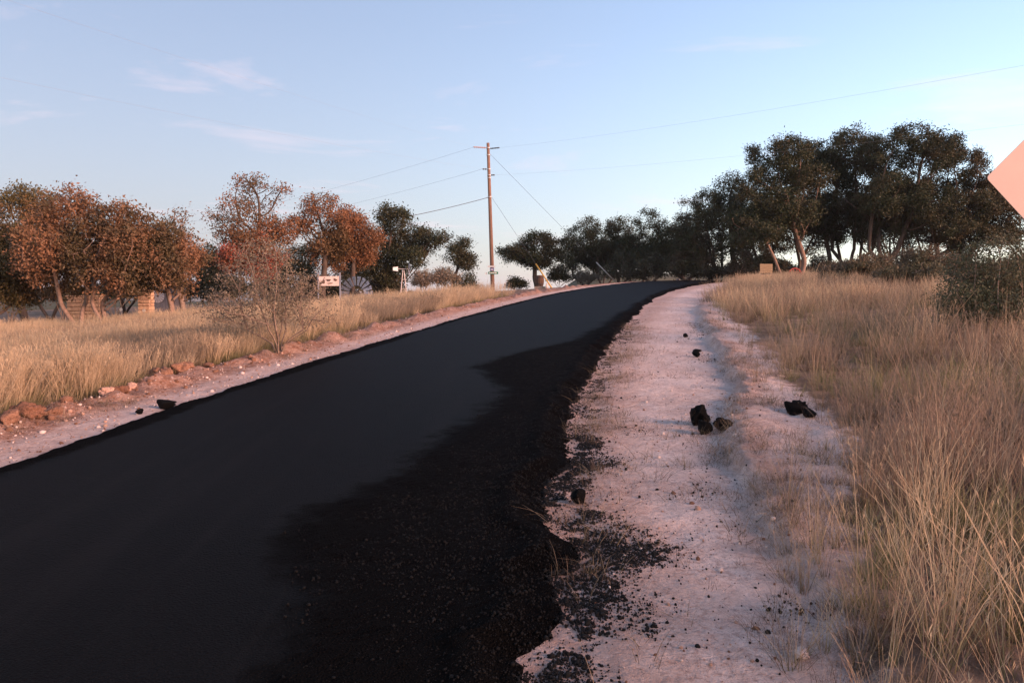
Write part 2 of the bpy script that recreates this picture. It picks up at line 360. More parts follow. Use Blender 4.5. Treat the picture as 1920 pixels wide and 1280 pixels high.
# ------------------------------------------------------------------ road mat
def edgeR(y):
    y = np.asarray(y, float)
    e = 2.22 + .06 * fbm(y * .7, y * 0 + 5) + .05 * fbm(y * 3.4, y * 0 + 15) + .03 * fbm(y * 11, y * 0 + 25)
    return e + .17 * np.exp(-((y - 4.75) / .38) ** 2) + .10 * np.exp(-((y - 3.9) / .3) ** 2) + .07 * np.exp(-((y - 6.9) / .35) ** 2)
yr = graded([(-40, 2.0, 2, .12), (2.0, 10, .035, .05), (10, 30, .06, .25), (30, 66, .3, .6), (66, 110, .7, 1.5)])
q = np.concatenate([np.linspace(-1, -.9, 10)[:-1], np.linspace(-.9, .1, 22)[:-1], np.linspace(.1, 1, 72)])
Yg, Q = np.meshgrid(yr, q, indexing='ij'); Yf, Qf = Yg.ravel(), Q.ravel()
eR = edgeR(Yf)
eL = 2.36 + .035 * fbm(Yf * 1.3, Yf * 0 + 55) + .02 * fbm(Yf * 7, Yf * 0 + 65)
tq = np.where(Qf < 0, Qf * eL, Qf * eR)
ct = np.interp(Yf, _yy, _ct); Xr = cxr(Yf) + tq / ct
tb = np.where(Yf < 8, np.interp(Yf, [2.4, 3.3, 4.0, 4.6, 5.2, 6.3, 8], [1.2, 1.1, 1.0, .68, .66, .95, 1.15]), np.interp(Yf, [8, 10.2, 12.2, 13.5, 15, 16, 20, 30, 60], [1.15, 1.15, .5, .6, 1.0, 1.4, 1.7, 1.9, 1.95]))
tb = tb + .07 * fbm(Yf * .8, Yf * 0 + 33)
roughm = np.clip(.5 + (tq - tb) / .9, 0, 1); roughm = np.maximum(roughm, np.clip(.5 + (-tq - 2.06 + .1 * vnoise(Yf * .5, Yf * 0 + 2)) / .25, 0, 1))
rgt = sstep(.45, .6, roughm)
Zr = z0(Yf) + ROADH - .010 * tq ** 2 * .5
Zr = Zr + rgt * (.008 + .004 * fbm(Xr * 9, Yf * 9, o=2) + .006 * vnoise(Xr * 60, Yf * 60))
dR = eR - tq; dL = tq + eL
Zr = Zr + .03 * np.exp(-((dR - .33) / .10) ** 2) * (tq > 0) - .04 * sstep(.30, .18, dR + .1 * vnoise(Yf * 2, Yf * 0 + 91)) * (tq > 0)
Zr = Zr - .12 * sstep(.16, 0, dR) * (tq > 0) - .16 * sstep(.09, 0, dL) * (tq < 0)
Zr = np.where((dR < .2) & (tq > 0), Zr + .014 * fbm(Xr * 14, Yf * 14, o=2), Zr)
nr, nq = len(yr), len(q); ii = np.arange(nr * nq).reshape(nr, nq)
quads = np.stack([ii[:-1, :-1], ii[:-1, 1:], ii[1:, 1:], ii[1:, :-1]], -1).reshape(-1, 4)
rd = obj('road', mesh_np('road', np.stack([Xr, Yf, Zr], 1), None, quads, [M_asphalt], True, {'rough_mix': roughm})); tag(rd, kind='structure')
# ------------------------------------------------------------------ distant hills
def hills(name, dist, pts, mat, seed):
    xs_ = np.linspace(-dist * 1.1, dist * 1.1, 260); rows = []
    prof = np.interp(xs_ / dist * FPX + 960, [p_[0] for p_ in pts], [p_[1] for p_ in pts])
    top = EYE + (555 - prof) / FPX * dist + dist * .0022 * fbm(xs_ / dist * 14 + seed, xs_ * 0 + seed)
    for k, (dy, fr) in enumerate([(-dist * .22, -.06), (-dist * .15, .25), (-dist * .08, .62), (-dist * .03, .9), (0, 1), (dist * .08, .7), (dist * .2, -.06)]):
        zz = -12 + (top + 12) * max(fr, 0) - (8 if fr < 0 else 0) + (fbm(xs_ / 120 + k, xs_ * 0 + k * 3) * dist * .0014 if 0 < fr < 1 else 0)
        rows.append(np.stack([xs_, np.full_like(xs_, dist + dy), zz], 1))
    V = np.concatenate(rows); m_ = len(xs_); ii = np.arange(len(V)).reshape(-1, m_)
    qd = np.stack([ii[:-1, :-1], ii[:-1, 1:], ii[1:, 1:], ii[1:, :-1]], -1).reshape(-1, 4)
    return tag(obj(name, mesh_np(name, V, None, qd, [mat], True)), kind='structure')
M_hill = simple('wooded_hill', (.085, .080, .050), (.05, .055, .032), .95, .02, 0, .3, 1, .1)
hills('far_hills', 3200, [(-900, 538), (300, 540), (880, 551), (930, 547), (1010, 544), (1080, 549), (1300, 541), (1700, 538), (3000, 536)], M_hill, 3)
hills('near_hills', 330, [(-900, 556), (850, 566), (1000, 566), (1050, 545), (1080, 524), (1130, 512), (1400, 510), (1560, 506), (1700, 498), (1900, 490), (3000, 480)], M_hill, 9)

# ------------------------------------------------------------------ grass: clumps scattered by geometry nodes (nobody could count it)
def blades(nb, h0, h1, spread, lean, width, seed, plume=0.0, bend=.5, segs=3, tilt=None):
    r = np.random.default_rng(seed); V = []; F = []; hg = []; va = []
    for i in range(nb):
        a = r.uniform(0, 2 * math.pi); rad = spread * math.sqrt(r.uniform()); bx, by = rad * math.cos(a), rad * math.sin(a)
        h = r.uniform(h0, h1); la = r.normal(a, .9); ln = abs(r.normal(0, lean)) + .03
        dx, dy = math.cos(la) * ln, math.sin(la) * ln
        if tilt: dx += tilt[0]; dy += tilt[1]
        fa = r.uniform(0, math.pi); wx, wy = math.cos(fa), math.sin(fa); w = width * r.uniform(.7, 1.3); vv = r.uniform()
        n0 = len(V)
        for k in range(segs + 1):
            s = k / segs; c = s + bend * s * s
            px = bx + dx * h * c; py = by + dy * h * c; pz = h * (s - .32 * (dx * dx + dy * dy) * s * s * (1 + bend))
            ww = w * (1 - .75 * s) / 2
            V += [(px - wx * ww, py - wy * ww, pz), (px + wx * ww, py + wy * ww, pz)]; hg += [s, s]; va += [vv, vv]
            if k: m_ = n0 + 2 * k; F.append((m_ - 2, m_ - 1, m_ + 1, m_))
        if plume and r.uniform() < plume:
            tx, ty, tz = px, py, pz
            for j in range(5):
                b_ = r.uniform(.60, 1.0); c = b_ + bend * b_ * b_
                qx = bx + dx * h * c; qy = by + dy * h * c; qz = h * (b_ - .32 * (dx * dx + dy * dy) * b_ * b_ * (1 + bend))
                e = r.normal(0, .022, 3); e[2] = abs(e[2]) + .022; n1 = len(V)
                V += [(qx, qy, qz), (qx + e[0], qy + e[1], qz + e[2]), (qx + e[0] * .6 + w * .8, qy + e[1] * .6, qz + e[2] * .6)]
                hg += [1, 1, 1]; va += [vv] * 3; F.append((n1, n1 + 1, n1 + 2))
    return V, F, hg, va
def clump_obj(name, mat, *a, **k):
    V, F, hg, va = blades(*a, **k); me = bpy.data.meshes.new(name); me.from_pydata(V, [], F); me.materials.append(mat)
    for nm, dat in (('hgt', hg), ('var', va)):
        at = me.attributes.new(nm, 'FLOAT', 'POINT'); at.data.foreach_set('value', dat)
    me.update(); return bpy.data.objects.new(name, me)
def scatter(name, label, cat, sources, P, rot, scl, idx):
    """P (n,3) points -> instances of sources[idx]"""
    col = bpy.data.collections.new(name + '_source')
    for i, s in enumerate(sources): s.name = '%s_%02d' % (name, i); col.objects.link(s)
    me = mesh_np(name, P, None, None, [], False, {'scl': scl})
    at = me.attributes.new('rot', 'FLOAT_VECTOR', 'POINT'); at.data.foreach_set('vector', np.asarray(rot, np.float32).ravel())
    at = me.attributes.new('idx', 'INT', 'POINT'); at.data.foreach_set('value', np.asarray(idx, np.int32))
    o = obj(name, me); tag(o, label, cat, kind='stuff')
    ng = bpy.data.node_groups.new(name, 'GeometryNodeTree')
    ng.interface.new_socket('Geometry', in_out='INPUT', socket_type='NodeSocketGeometry')
    ng.interface.new_socket('Geometry', in_out='OUTPUT', socket_type='NodeSocketGeometry')
    gi = ng.nodes.new('NodeGroupInput'); go = ng.nodes.new('NodeGroupOutput'); ip = ng.nodes.new('GeometryNodeInstanceOnPoints')
    ci = ng.nodes.new('GeometryNodeCollectionInfo'); ci.inputs[0].default_value = col; ci.inputs['Separate Children'].default_value = True; ci.inputs['Reset Children'].default_value = True
    def na(nm, ty):
        k = ng.nodes.new('GeometryNodeInputNamedAttribute'); k.data_type = ty; k.inputs[0].default_value = nm
        return next(s for s in k.outputs if s.enabled and s.name == 'Attribute')
    ip.inputs['Pick Instance'].default_value = True
    L = ng.links.new
    L(gi.outputs[0], ip.inputs['Points']); L(ci.outputs[0], ip.inputs['Instance']); L(na('idx', 'INT'), ip.inputs['Instance Index'])
    e2r = ng.nodes.new('FunctionNodeEulerToRotation'); L(na('rot', 'FLOAT_VECTOR'), e2r.inputs[0]); L(e2r.outputs[0], ip.inputs['Rotation'])
    L(na('scl', 'FLOAT'), ip.inputs['Scale']); L(ip.outputs[0], go.inputs[0])
    md = o.modifiers.new('scatter', 'NODES'); md.node_group = ng; return o
def rnd_rot(k, tilt=.12): return np.stack([rng.normal(0, tilt, k), rng.normal(0, tilt, k), rng.uniform(0, 6.283, k)], 1)

def field(n_try, xr_, yr_, dens):
    x = rng.uniform(*xr_, n_try); y = rng.uniform(*yr_, n_try); tt = lat(x, y); k = rng.uniform(0, 1, n_try) < dens(x, y, tt)
    return x[k], y[k], tt[k]
# right verge, near: stalky, tangled, half shaded by itself, half by its darkened colours
srcR = [clump_obj('a', M_straw, 22, .40, .90, .07, .30, .0062, 1, plume=.45, bend=.6),
        clump_obj('b', M_straw, 24, .25, .60, .09, .48, .0062, 2, plume=.25, bend=.9),
        clump_obj('c', M_pink, 22, .35, .75, .09, .32, .0055, 3, plume=.8, bend=.6),
        clump_obj('d', M_olive, 34, .18, .46, .10, .42, .0068, 4, bend=.9),
        clump_obj('e', M_thatch, 60, .10, .30, .22, .75, .0045, 5, bend=.9),
        clump_obj('f', M_gold, 14, .55, 1.0, .05, .20, .0055, 6, plume=.55, bend=.5)]
def dR_(x, y, tt):
    e = tt - grass_r(y); pat = .5 + .5 * fbm(x * .45, y * .45)
    lod = np.clip(9.0 / np.maximum(np.hypot(x, y), 9), .22, 1)
    return sstep(-.25, .45, e) * np.clip(.10 + .75 * pat, .06, .8) * lod * np.where(y > 9, .52, .46 + .55 * sstep(8, 4.5, y))
x, y, tt = field(60000, (0.8, 22), (2.2, 34), dR_)
nv = fbm(x * .5 + 9, y * .5); nv2 = fbm(x * 1.3 + 40, y * 1.3); rr = rng.uniform(0, 1, len(x)); e = tt - grass_r(y)
idx = np.where(rr < .30, 4, np.where(nv2 + rr * .8 > 1.15, 5, np.where(nv + rr * .8 > .75, 2, np.where(nv < -.15, 3, np.where(rr < .62, 0, 1)))))
idx = np.where((y > 13) & (rr > .35), np.where(nv2 < -.3, 3, np.where(rr > .72, 2, np.where(rr > .48, 0, 5))), idx)
idx = np.where(e < .25, np.where(rr < .5, 4, np.where(rr < .8, 1, 0)), idx)
scl = rng.uniform(.55, 1.25, len(x)) * (.38 + .62 * sstep(-.2, 1.5, e)) * np.clip(1 + .25 * nv, .7, 1.25) * np.where(y > 14, .95, 1)
scl = scl * (1 - .25 * np.exp(-((x - 3.6) / .9) ** 2 - ((y - 6.0) / 1.2) ** 2))
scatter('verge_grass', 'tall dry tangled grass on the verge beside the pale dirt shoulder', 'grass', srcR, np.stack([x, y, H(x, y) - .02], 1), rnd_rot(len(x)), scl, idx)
# right field beyond
srcF = [clump_obj('a', M_pink, 60, .35, .70, .35, .22, .010, 11, plume=.9, bend=.6), clump_obj('b', M_straw, 60, .35, .75, .35, .24, .010, 12, plume=.6, bend=.6),
        clump_obj('c', M_gold, 60, .40, .80, .35, .20, .010, 13, plume=.8, bend=.6), clump_obj('d', M_olive, 50, .25, .5, .35, .3, .012, 14, bend=.7)]
x, y, tt = field(30000, (5, 52), (22, 72), lambda x, y, tt: sstep(-.1, .8, tt - grass_r(y)) * np.clip(.5 + .6 * fbm(x * .2, y * .2), .2, 1) * .55)
nv = fbm(x * .25 + 9, y * .25); rr = rng.uniform(0, 1, len(x))
idx = np.where(rr < .12, 3, np.where(nv + rr * .6 > .55, 2, np.where(rr < .6, 0, 1)))
scatter('far_verge_grass', 'pinkish dry grass in front of the big oaks beyond the curve', 'grass', srcF, np.stack([x, y, H(x, y) - .02], 1), rnd_rot(len(x)), rng.uniform(.7, 1.1, len(x)), idx)
# left field: golden, leaning one way
srcL = [clump_obj('a', M_gold, 60, .42, .72, .22, .16, .0075, 21, plume=.8, bend=.6, tilt=(.12, .0)), clump_obj('b', M_gold, 60, .36, .64, .24, .20, .0075, 22, plume=.6, bend=.7, tilt=(.10, 0)),
        clump_obj('c', M_straw, 56, .36, .66, .24, .22, .0075, 23, plume=.7, bend=.6, tilt=(.10, 0)), clump_obj('d', M_olive, 60, .20, .42, .22, .3, .008, 24, bend=.8),
        clump_obj('e', M_thatch, 60, .10, .28, .25, .7, .006, 25, bend=.9)]
def dL_(x, y, tt):
    e = -tt - grass_l(y)
    op = 1 - .96 * np.exp(-((x + 1) / 6.5) ** 2) * sstep(33, 38, y)
    op = op * (1 - .93 * np.exp(-((x + 3.75) / .75) ** 2 - ((y - 13.7) / 1.0) ** 2))
    return sstep(-.15, .45, e) * np.clip(.6 + .5 * fbm(x * .35, y * .35), .3, 1) * op * np.clip(14 / np.maximum(y, 14), .4, 1)
x, y, tt = field(52000, (-34, 0), (4, 44), dL_)
k_ = (y < 35.5 + 3 * (x > -12)); x, y, tt = x[k_], y[k_], tt[k_]
nv = fbm(x * .3 + 3, y * .3); rr = rng.uniform(0, 1, len(x)); e = -tt - grass_l(y)
idx = np.where(e < .3, np.where(rr < .35, 3, np.where(rr < .6, 4, 1)), np.where(nv + rr * .7 < .05, 2, np.where(rr < .12, 3, np.where(rr < .55, 0, 1))))
scl = rng.uniform(.75, 1.15, len(x)) * (.5 + .5 * sstep(-.1, .9, e)) * np.clip(1 + .18 * nv, .8, 1.2)
rot = rnd_rot(len(x), .08); rot[:, 2] = rng.normal(0, .8, len(x))
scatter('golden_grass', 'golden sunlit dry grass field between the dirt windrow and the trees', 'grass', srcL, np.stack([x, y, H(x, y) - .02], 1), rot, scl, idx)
# flattened straw litter on both shoulders
srcS = [clump_obj('a', M_straw, 12, .05, .14, .10, .8, .003, 31, bend=.3), clump_obj('b', M_thatch, 26, .03, .10, .12, .9, .003, 32, bend=.3), clump_obj('c', M_straw, 10, .08, .22, .06, .6, .003, 33, bend=.6)]
def dS(x, y, tt):
    st = step_t(y); r_ = np.clip(fbm(x * 1.1 + 5, y * 1.1) + .1, 0, 1) * np.clip(9 / np.maximum(y, 9), 0, 1)
    nearR = np.exp(-((tt - edgeR(y) - .18) / .3) ** 2) + .9 * np.exp(-((tt - st - .05) / .28) ** 2) + .10 + .35 * sstep(st, st + .6, tt)
    return np.where(tt > 0, (tt > edgeR(y) - .06) * nearR * r_, (tt < -2.9) * (tt > -4.3) * .55 * r_)
x, y, tt = field(60000, (-6.5, 6.0), (2.4, 20), dS)
scatter('straw_litter', 'flattened wisps of dead straw on the dirt shoulders', 'straw', srcS, np.stack([x, y, H(x, y) - .004], 1), rnd_rot(len(x), .3), rng.uniform(.5, 1.2, len(x)), rng.integers(0, 3, len(x)))

# ------------------------------------------------------------------ rocks, clods, lumps, crumbs
def rock_mesh(name, seed, sub=2, mats=(), amp=.35, flat=(1, 1, .75), freq=1.6, fine=.08, cuts=5):
    import bmesh
    bm = bmesh.new(); bmesh.ops.create_icosphere(bm, subdivisions=sub, radius=1.0)
    V = np.array([v.co for v in bm.verts]); F = np.array([[v.index for v in f.verts] for f in bm.faces]); bm.free()
    s = seed * 7.7; d = 1 + amp * fbm(V[:, 0] * freq + s, V[:, 1] * freq, V[:, 2] * freq + s, 3) + fine * fbm(V[:, 0] * 5 + s, V[:, 1] * 5, V[:, 2] * 5, 3)
    r_ = np.random.default_rng(seed)
    for k in range(cuts):
        nrm = r_.normal(size=3); nrm /= np.linalg.norm(nrm); c = r_.uniform(.62, .85); dd = (V * d[:, None]) @ nrm
        d = np.where(dd > c, d * (c / np.maximum(dd, 1e-6)) ** .8, d)
    V = V * d[:, None] * np.array(flat)
    return mesh_np(name, V, F, None, list(mats), False)
def rock_src(name, k, mats, **kw): return [bpy.data.objects.new('%s%d' % (name, i), rock_mesh(name, i + 3, 1, [mats[i % len(mats)]], **kw)) for i in range(k)]
# tar crumbs
def dC(x, y, tt):
    d = tt - edgeR(y); st = step_t(y); pt = np.clip(.5 + 1.1 * fbm(x * 1.5 + 70, y * 1.5), 0, 1.5)
    near = np.where(y < 4.4, 1, .55) * np.exp(-np.maximum(y - 6, 0) / 14)
    ap = .10 + .75 * np.exp(-((y - 5.0) / .55) ** 2) + .55 * np.exp(-((y - 3.9) / .5) ** 2) + .35 * np.exp(-((y - 6.9) / .4) ** 2) + .3 * np.exp(-((y - 9.2) / .3) ** 2)
    apm = np.where(fbm(x * 3.1 + 8, y * 3.1) > -.25, 1.0, .12)
    return (d > -.28) * np.clip(apm * np.exp(-np.maximum(d - .55 * ap + .12 * vnoise(x * 5, y * 5), 0) / .07) * 1.0 + .16 * pt ** 4 * near * np.exp(-np.maximum(d, 0) / .7) + .08 * pt ** 3 * np.exp(-((tt - st + .3) / .16) ** 2) + .012 * near, 0, 1) * np.clip(10 / np.maximum(y, 10), .3, 1) * (tt < st + .3)
x, y, tt = field(420000, (-.6, 6.5), (2.4, 22), dC)
xa, ya, ta = field(90000, (-.4, 1.4), (2.5, 8.0), lambda x, y, tt: (tt > edgeR(y) - .12) * np.exp(-np.maximum(tt - edgeR(y) - .10 - .16 * np.exp(-((y - 4.7) / .6) ** 2) + .14 * fbm(x * 4, y * 4), 0) / .035) * np.where(fbm(x * 3.1 + 8, y * 3.1) > -.35, 1, .08))
x, y, tt = np.concatenate([x, xa]), np.concatenate([y, ya]), np.concatenate([tt, ta])
on = np.where(tt < edgeR(y) - .05, ROADH - .05, 0.0)
scatter('tar_crumbs', 'loose black asphalt crumbs scattered along the ragged pavement edge', 'asphalt crumbs', rock_src('crumb', 4, [M_crumb]), np.stack([x, y, H(x, y) + .004 + on], 1), rnd_rot(len(x), 1.0), np.minimum(rng.lognormal(-5.45, .55, len(x)), .020), rng.integers(0, 4, len(x)))
def dG(x, y, tt): return (tt < edgeR(y) - .02) * np.clip((tt - np.interp(y, [2.4, 3.3, 4.0, 4.6, 5.2, 6.3, 8, 10.2, 12.2, 13.5, 15, 16, 20], [1.2, 1.1, 1.0, .68, .66, .95, 1.15, 1.15, .5, .6, 1.0, 1.4, 1.7]) - .15 + .3 * fbm(x * 2, y * 2)) / .5, 0, 1) * np.clip(6 / np.maximum(y, 6), .2, 1)
x, y, tt = field(110000, (-1.4, 3.0), (2.6, 15), dG)
zr_ = z0(y) + ROADH - .005 * tt ** 2 + .006 + .03 * np.exp(-((edgeR(y) - tt - .33) / .10) ** 2) - .04 * sstep(.30, .18, edgeR(y) - tt) - .12 * sstep(.16, 0, edgeR(y) - tt)
scatter('road_aggregate', 'coarse black stone grains on the loose unrolled band of the pavement', 'asphalt grains', rock_src('grain', 4, [M_grain]), np.stack([x, y, zr_], 1), rnd_rot(len(x), 1.0), np.minimum(rng.lognormal(-5.3, .42, len(x)), .013), rng.integers(0, 4, len(x)))
# pale and red pebbles
x, y, tt = field(60000, (-9, 7), (2.4, 30), lambda x, y, tt: np.where(tt < 0, (tt < -2.42) * (tt > -4.0) * .85, (tt > edgeR(y) + .02) * (tt < grass_r(y) + .2) * .5) * np.clip(10 / np.maximum(y, 10), .3, 1))
scatter('pebbles', 'small pale and reddish pebbles on the dirt shoulders', 'pebbles', rock_src('pebble', 6, [M_pebble, M_rockpink, M_rockred]), np.stack([x, y, H(x, y) + .003], 1), rnd_rot(len(x), 1.0), np.where(tt < 0, 1.4, .8) * np.minimum(rng.lognormal(-5.2, .6, len(x)), .03), rng.integers(0, 6, len(x)))

def lump(name, label, cat, u, v_Y, r_, seed, mat, group=None, amp=.3, flat=(1, 1, .75), dx=0, sink=.25, fine=.16, rz=None):
    yy = v_Y; xx = gx(u, yy) + dx; o = obj(name, rock_mesh(name, seed, 4, [mat], amp=amp, flat=flat, fine=fine, cuts=6 if mat is M_lump else 4))
    o.scale = (r_, r_, r_); o.location = (xx, yy, max(Hs(xx, yy), Hs(xx, yy - .5 * r_)) + r_ * flat[2] * (1 - sink)); o.rotation_euler.z = seed * 1.3 if rz is None else rz
    return tag(o, label, cat, group)
lump('asphalt_lump', 'big black asphalt lump leaning at the back of the trio on the pale shoulder', 'asphalt lump', 1311, 8.40, .118, 2, M_lump, flat=(.9, .9, .95), sink=.12, amp=.42)
lump('asphalt_lump', 'narrow black asphalt lump at the front of the trio on the pale shoulder', 'asphalt lump', 1324, 7.98, .082, 5, M_lump, flat=(.85, 1.25, .75), sink=.12, rz=.5, amp=.4)
lump('asphalt_lump', 'flat pointed black asphalt lump of the trio, nearest the cut bank', 'asphalt lump', 1360, 8.12, .10, 8, M_lump, flat=(1.25, .75, .62), sink=.15, rz=-.3, amp=.4)
lump('asphalt_lump', 'black asphalt lump half hidden by grass on top of the cut bank', 'asphalt lump', 1496, 8.62, .11, 12, M_lump, flat=(1.1, .9, .7), sink=.2)
lump('asphalt_lump', 'smaller black asphalt lump at the grass edge touching the one on the bank', 'asphalt lump', 1520, 8.45, .075, 13, M_lump, flat=(1.1, .9, .6), sink=.2)
lump('asphalt_lump', 'single round black asphalt lump just off the ragged pavement edge', 'asphalt lump', 1085, 5.78, .062, 17, M_lump, flat=(1, 1, .9), sink=.15)
lump('asphalt_lump', 'small black asphalt lump, larger of the pair far along the pale shoulder', 'asphalt lump', 1306, 13.9, .075, 21, M_lump, flat=(1, .9, .8), sink=.15)
lump('asphalt_lump', 'small flat black asphalt lump behind the other of the far pair', 'asphalt lump', 1308, 14.6, .06, 22, M_lump, flat=(1.4, .9, .5), sink=.15)
lump('asphalt_lump', 'tiny black asphalt lump alone farthest along the pale shoulder', 'asphalt lump', 1285, 17.2, .06, 26, M_lump, flat=(1, .9, .7), sink=.15)
lump('asphalt_lump', 'black asphalt lump on the pavement edge opposite the pale shoulder, against the gravel lip', 'asphalt lump', 306, 9.25, .085, 29, M_lump, flat=(1.25, .9, .7), sink=.0)
lump('asphalt_lump', 'tiny black asphalt lump on the gravel lip beside the larger edge lump', 'asphalt lump', 257, 8.95, .04, 31, M_lump, flat=(1, .9, .8), sink=.15)
GW = 'loose clods and stones of the red dirt windrow'
for u, yy, r_, sd, mt, lab in [
    (200, 10.05, .115, 3, M_rockpink, 'pale pink stone standing out on the red dirt windrow'),
    (222, 10.2, .13, 4, M_clodbrown, 'brown clod leaning on the pale pink windrow stone'),
    (243, 10.5, .085, 6, M_rockpink, 'angular pink stone between clods of the windrow'),
    (264, 11.3, .075, 7, M_rockpink, 'small pink stone beside the large red mound'),
    (300, 11.5, .20, 9, M_rockred, 'large rounded red clod mound on the windrow'),
    (338, 11.9, .18, 10, M_rockred, 'low broad red clod next to the large red mound'),
    (312, 11.75, .06, 11, M_clodbrown, 'dark stone sitting on top of the large red mound'),
    (390, 12.9, .095, 14, M_rockred, 'lone orange-red stone at the foot of the golden grass'),
    (45, 8.55, .17, 15, M_clodbrown, 'wide brown earth clod at the near end of the windrow'),
    (8, 8.2, .13, 16, M_rockred, 'red earth clod beside the wide brown clod of the windrow'),
    (95, 8.75, .09, 18, M_rockred, 'small red clod past the wide brown clod')]:
    lump('dirt_clod' if mt != M_rockpink else 'stone', lab, 'clod' if mt != M_rockpink else 'stone', u, yy, r_ * .85, sd, mt, GW, flat=(1.15, .9, .72), sink=.55, amp=.45, fine=.22)
lump('stone', 'white stone at the foot of the cut bank near the asphalt trio', 'stone', 1382, 7.5, .022, 41, M_pebble)
lump('stone', 'pale grey stone lying in thin grass at the shoulder edge', 'stone', 1516, 3.5, .035, 42, M_pebble)
lump('stone', 'pale stone on the far edge of the road at its crest', 'stone', 1270, 63, .14, 43, M_pebble)
# more windrow clods along the left side, too many alike to tell apart
x, y, tt = field(22000, (-8, 1), (6.5, 36), lambda x, y, tt: np.exp(-((tt + 3.35) / .2) ** 2) * .55 * np.clip(.5 + fbm(x * 1.2 + 3, y * 1.2), .05, 1) * np.clip(12 / y, .3, 1))
scatter('windrow_rubble', 'broken red dirt rubble along the windrow below the golden grass', 'rubble', rock_src('rubble', 6, [M_rockred, M_clodbrown, M_rockred, M_rockpink], amp=.4), np.stack([x, y, H(x, y)], 1), rnd_rot(len(x), 1.0), np.minimum(rng.lognormal(-3.95, .6, len(x)), .08), rng.integers(0, 6, len(x)))

# ------------------------------------------------------------------ trees
def colonize(attr, trunk, D, infl, kill, iters, r, grav=0.0):
    nodes = [np.array(p_) for p_ in trunk[0]]; par = [-1] + list(range(len(trunk[0]) - 1))
    for tr in trunk[1:]:
        k0 = len(nodes); nodes += [np.array(p_) for p_ in tr[1:]]; par += [0] + list(range(k0, k0 + len(tr) - 2))
    P = np.array(nodes); A = attr.copy()
    d = np.linalg.norm(A[:, None] - P[None], axis=2); ni = d.argmin(1); nd = d.min(1)
    for it in range(iters):
        act = nd < infl if it > 0 else np.ones(len(A), bool)
        if not act.any(): break
        s = np.zeros((len(P), 3)); dv = A - P[ni]; dv /= np.maximum(nd, 1e-6)[:, None]
        np.add.at(s, ni[act], dv[act]); src = np.unique(ni[act])
        dirs = s[src] + r.normal(0, .35, (len(src), 3)); dirs[:, 2] += grav
        dirs /= np.maximum(np.linalg.norm(dirs, axis=1), 1e-6)[:, None]; new = P[src] + dirs * D
        k0 = len(P); P = np.concatenate([P, new]); par += list(src)
        dn = np.linalg.norm(A[:, None] - new[None], axis=2); j = dn.argmin(1); m_ = dn.min(1); up = m_ < nd
        ni = np.where(up, j + k0, ni); nd = np.minimum(nd, m_); keep = nd > kill; A, ni, nd = A[keep], ni[keep], nd[keep]
        if len(A) == 0 or len(P) > 5000: break
    return P, np.array(par)
def tube_tree(P, par, rt, tip, sides=6, mat=None, name='trunk', expn=2.3):
    n_ = len(P); r_ = np.zeros(n_); ch = np.bincount(par[par >= 0], minlength=n_); acc = np.zeros(n_)
    order = np.arange(n_)[::-1]
    for i in order:
        r_[i] = tip if ch[i] == 0 else acc[i] ** (1 / expn)
        if par[i] >= 0: acc[par[i]] += r_[i] ** expn
    mx = r_[0]; r_ = tip + (r_ - tip) * (rt - tip) / max(mx - tip, 1e-6) if mx > tip else r_
    dr = np.zeros((n_, 3)); has = par >= 0; dr[has] = P[has] - P[par[has]]
    main = np.full(n_, -1)
    for i in range(n_ - 1, -1, -1):
        if par[i] >= 0 and (main[par[i]] < 0 or r_[i] > r_[main[par[i]]]): main[par[i]] = i
    mm = main >= 0; dr[mm] += P[main[mm]] - P[mm]; dr /= np.maximum(np.linalg.norm(dr, axis=1), 1e-6)[:, None]
    ref = np.tile([.31, .17, .0], (n_, 1)); ref[:, 2] = 0.05; a = np.cross(dr, ref); a /= np.maximum(np.linalg.norm(a, axis=1), 1e-6)[:, None]; b_ = np.cross(dr, a)
    Vs = []; Qs = []; off = 0
    for sd, sel in ((sides + 1, r_ > .045), (4, (r_ <= .045) & (r_ > tip * 1.3)), (3, (r_ <= .045) & (r_ <= tip * 1.3))):
        c = np.nonzero(has & sel)[0]; pp = par[c]
        if len(c) == 0: continue
        an = 2 * np.pi * np.arange(sd) / sd
        ring = a[:, None] * np.cos(an)[None, :, None] + b_[:, None] * np.sin(an)[None, :, None]
        rp = np.minimum(r_[pp], r_[c] * 1.35 + .004)
        V0 = P[pp][:, None] + ring[pp] * rp[:, None, None]; V1 = P[c][:, None] + ring[c] * r_[c][:, None, None]
        V = np.concatenate([V0, V1], 1).reshape(-1, 3); o = off + np.arange(len(c))[:, None] * 2 * sd; i = np.arange(sd)[None]; j = (i + 1) % sd
        Qs.append(np.stack([o + i, o + j, o + sd + j, o + sd + i], -1).reshape(-1, 4)); Vs.append(V); off += len(V)
    V = np.concatenate(Vs); Q = np.concatenate(Qs)
    return mesh_np(name, V, None, Q, [mat], True), r_, ch
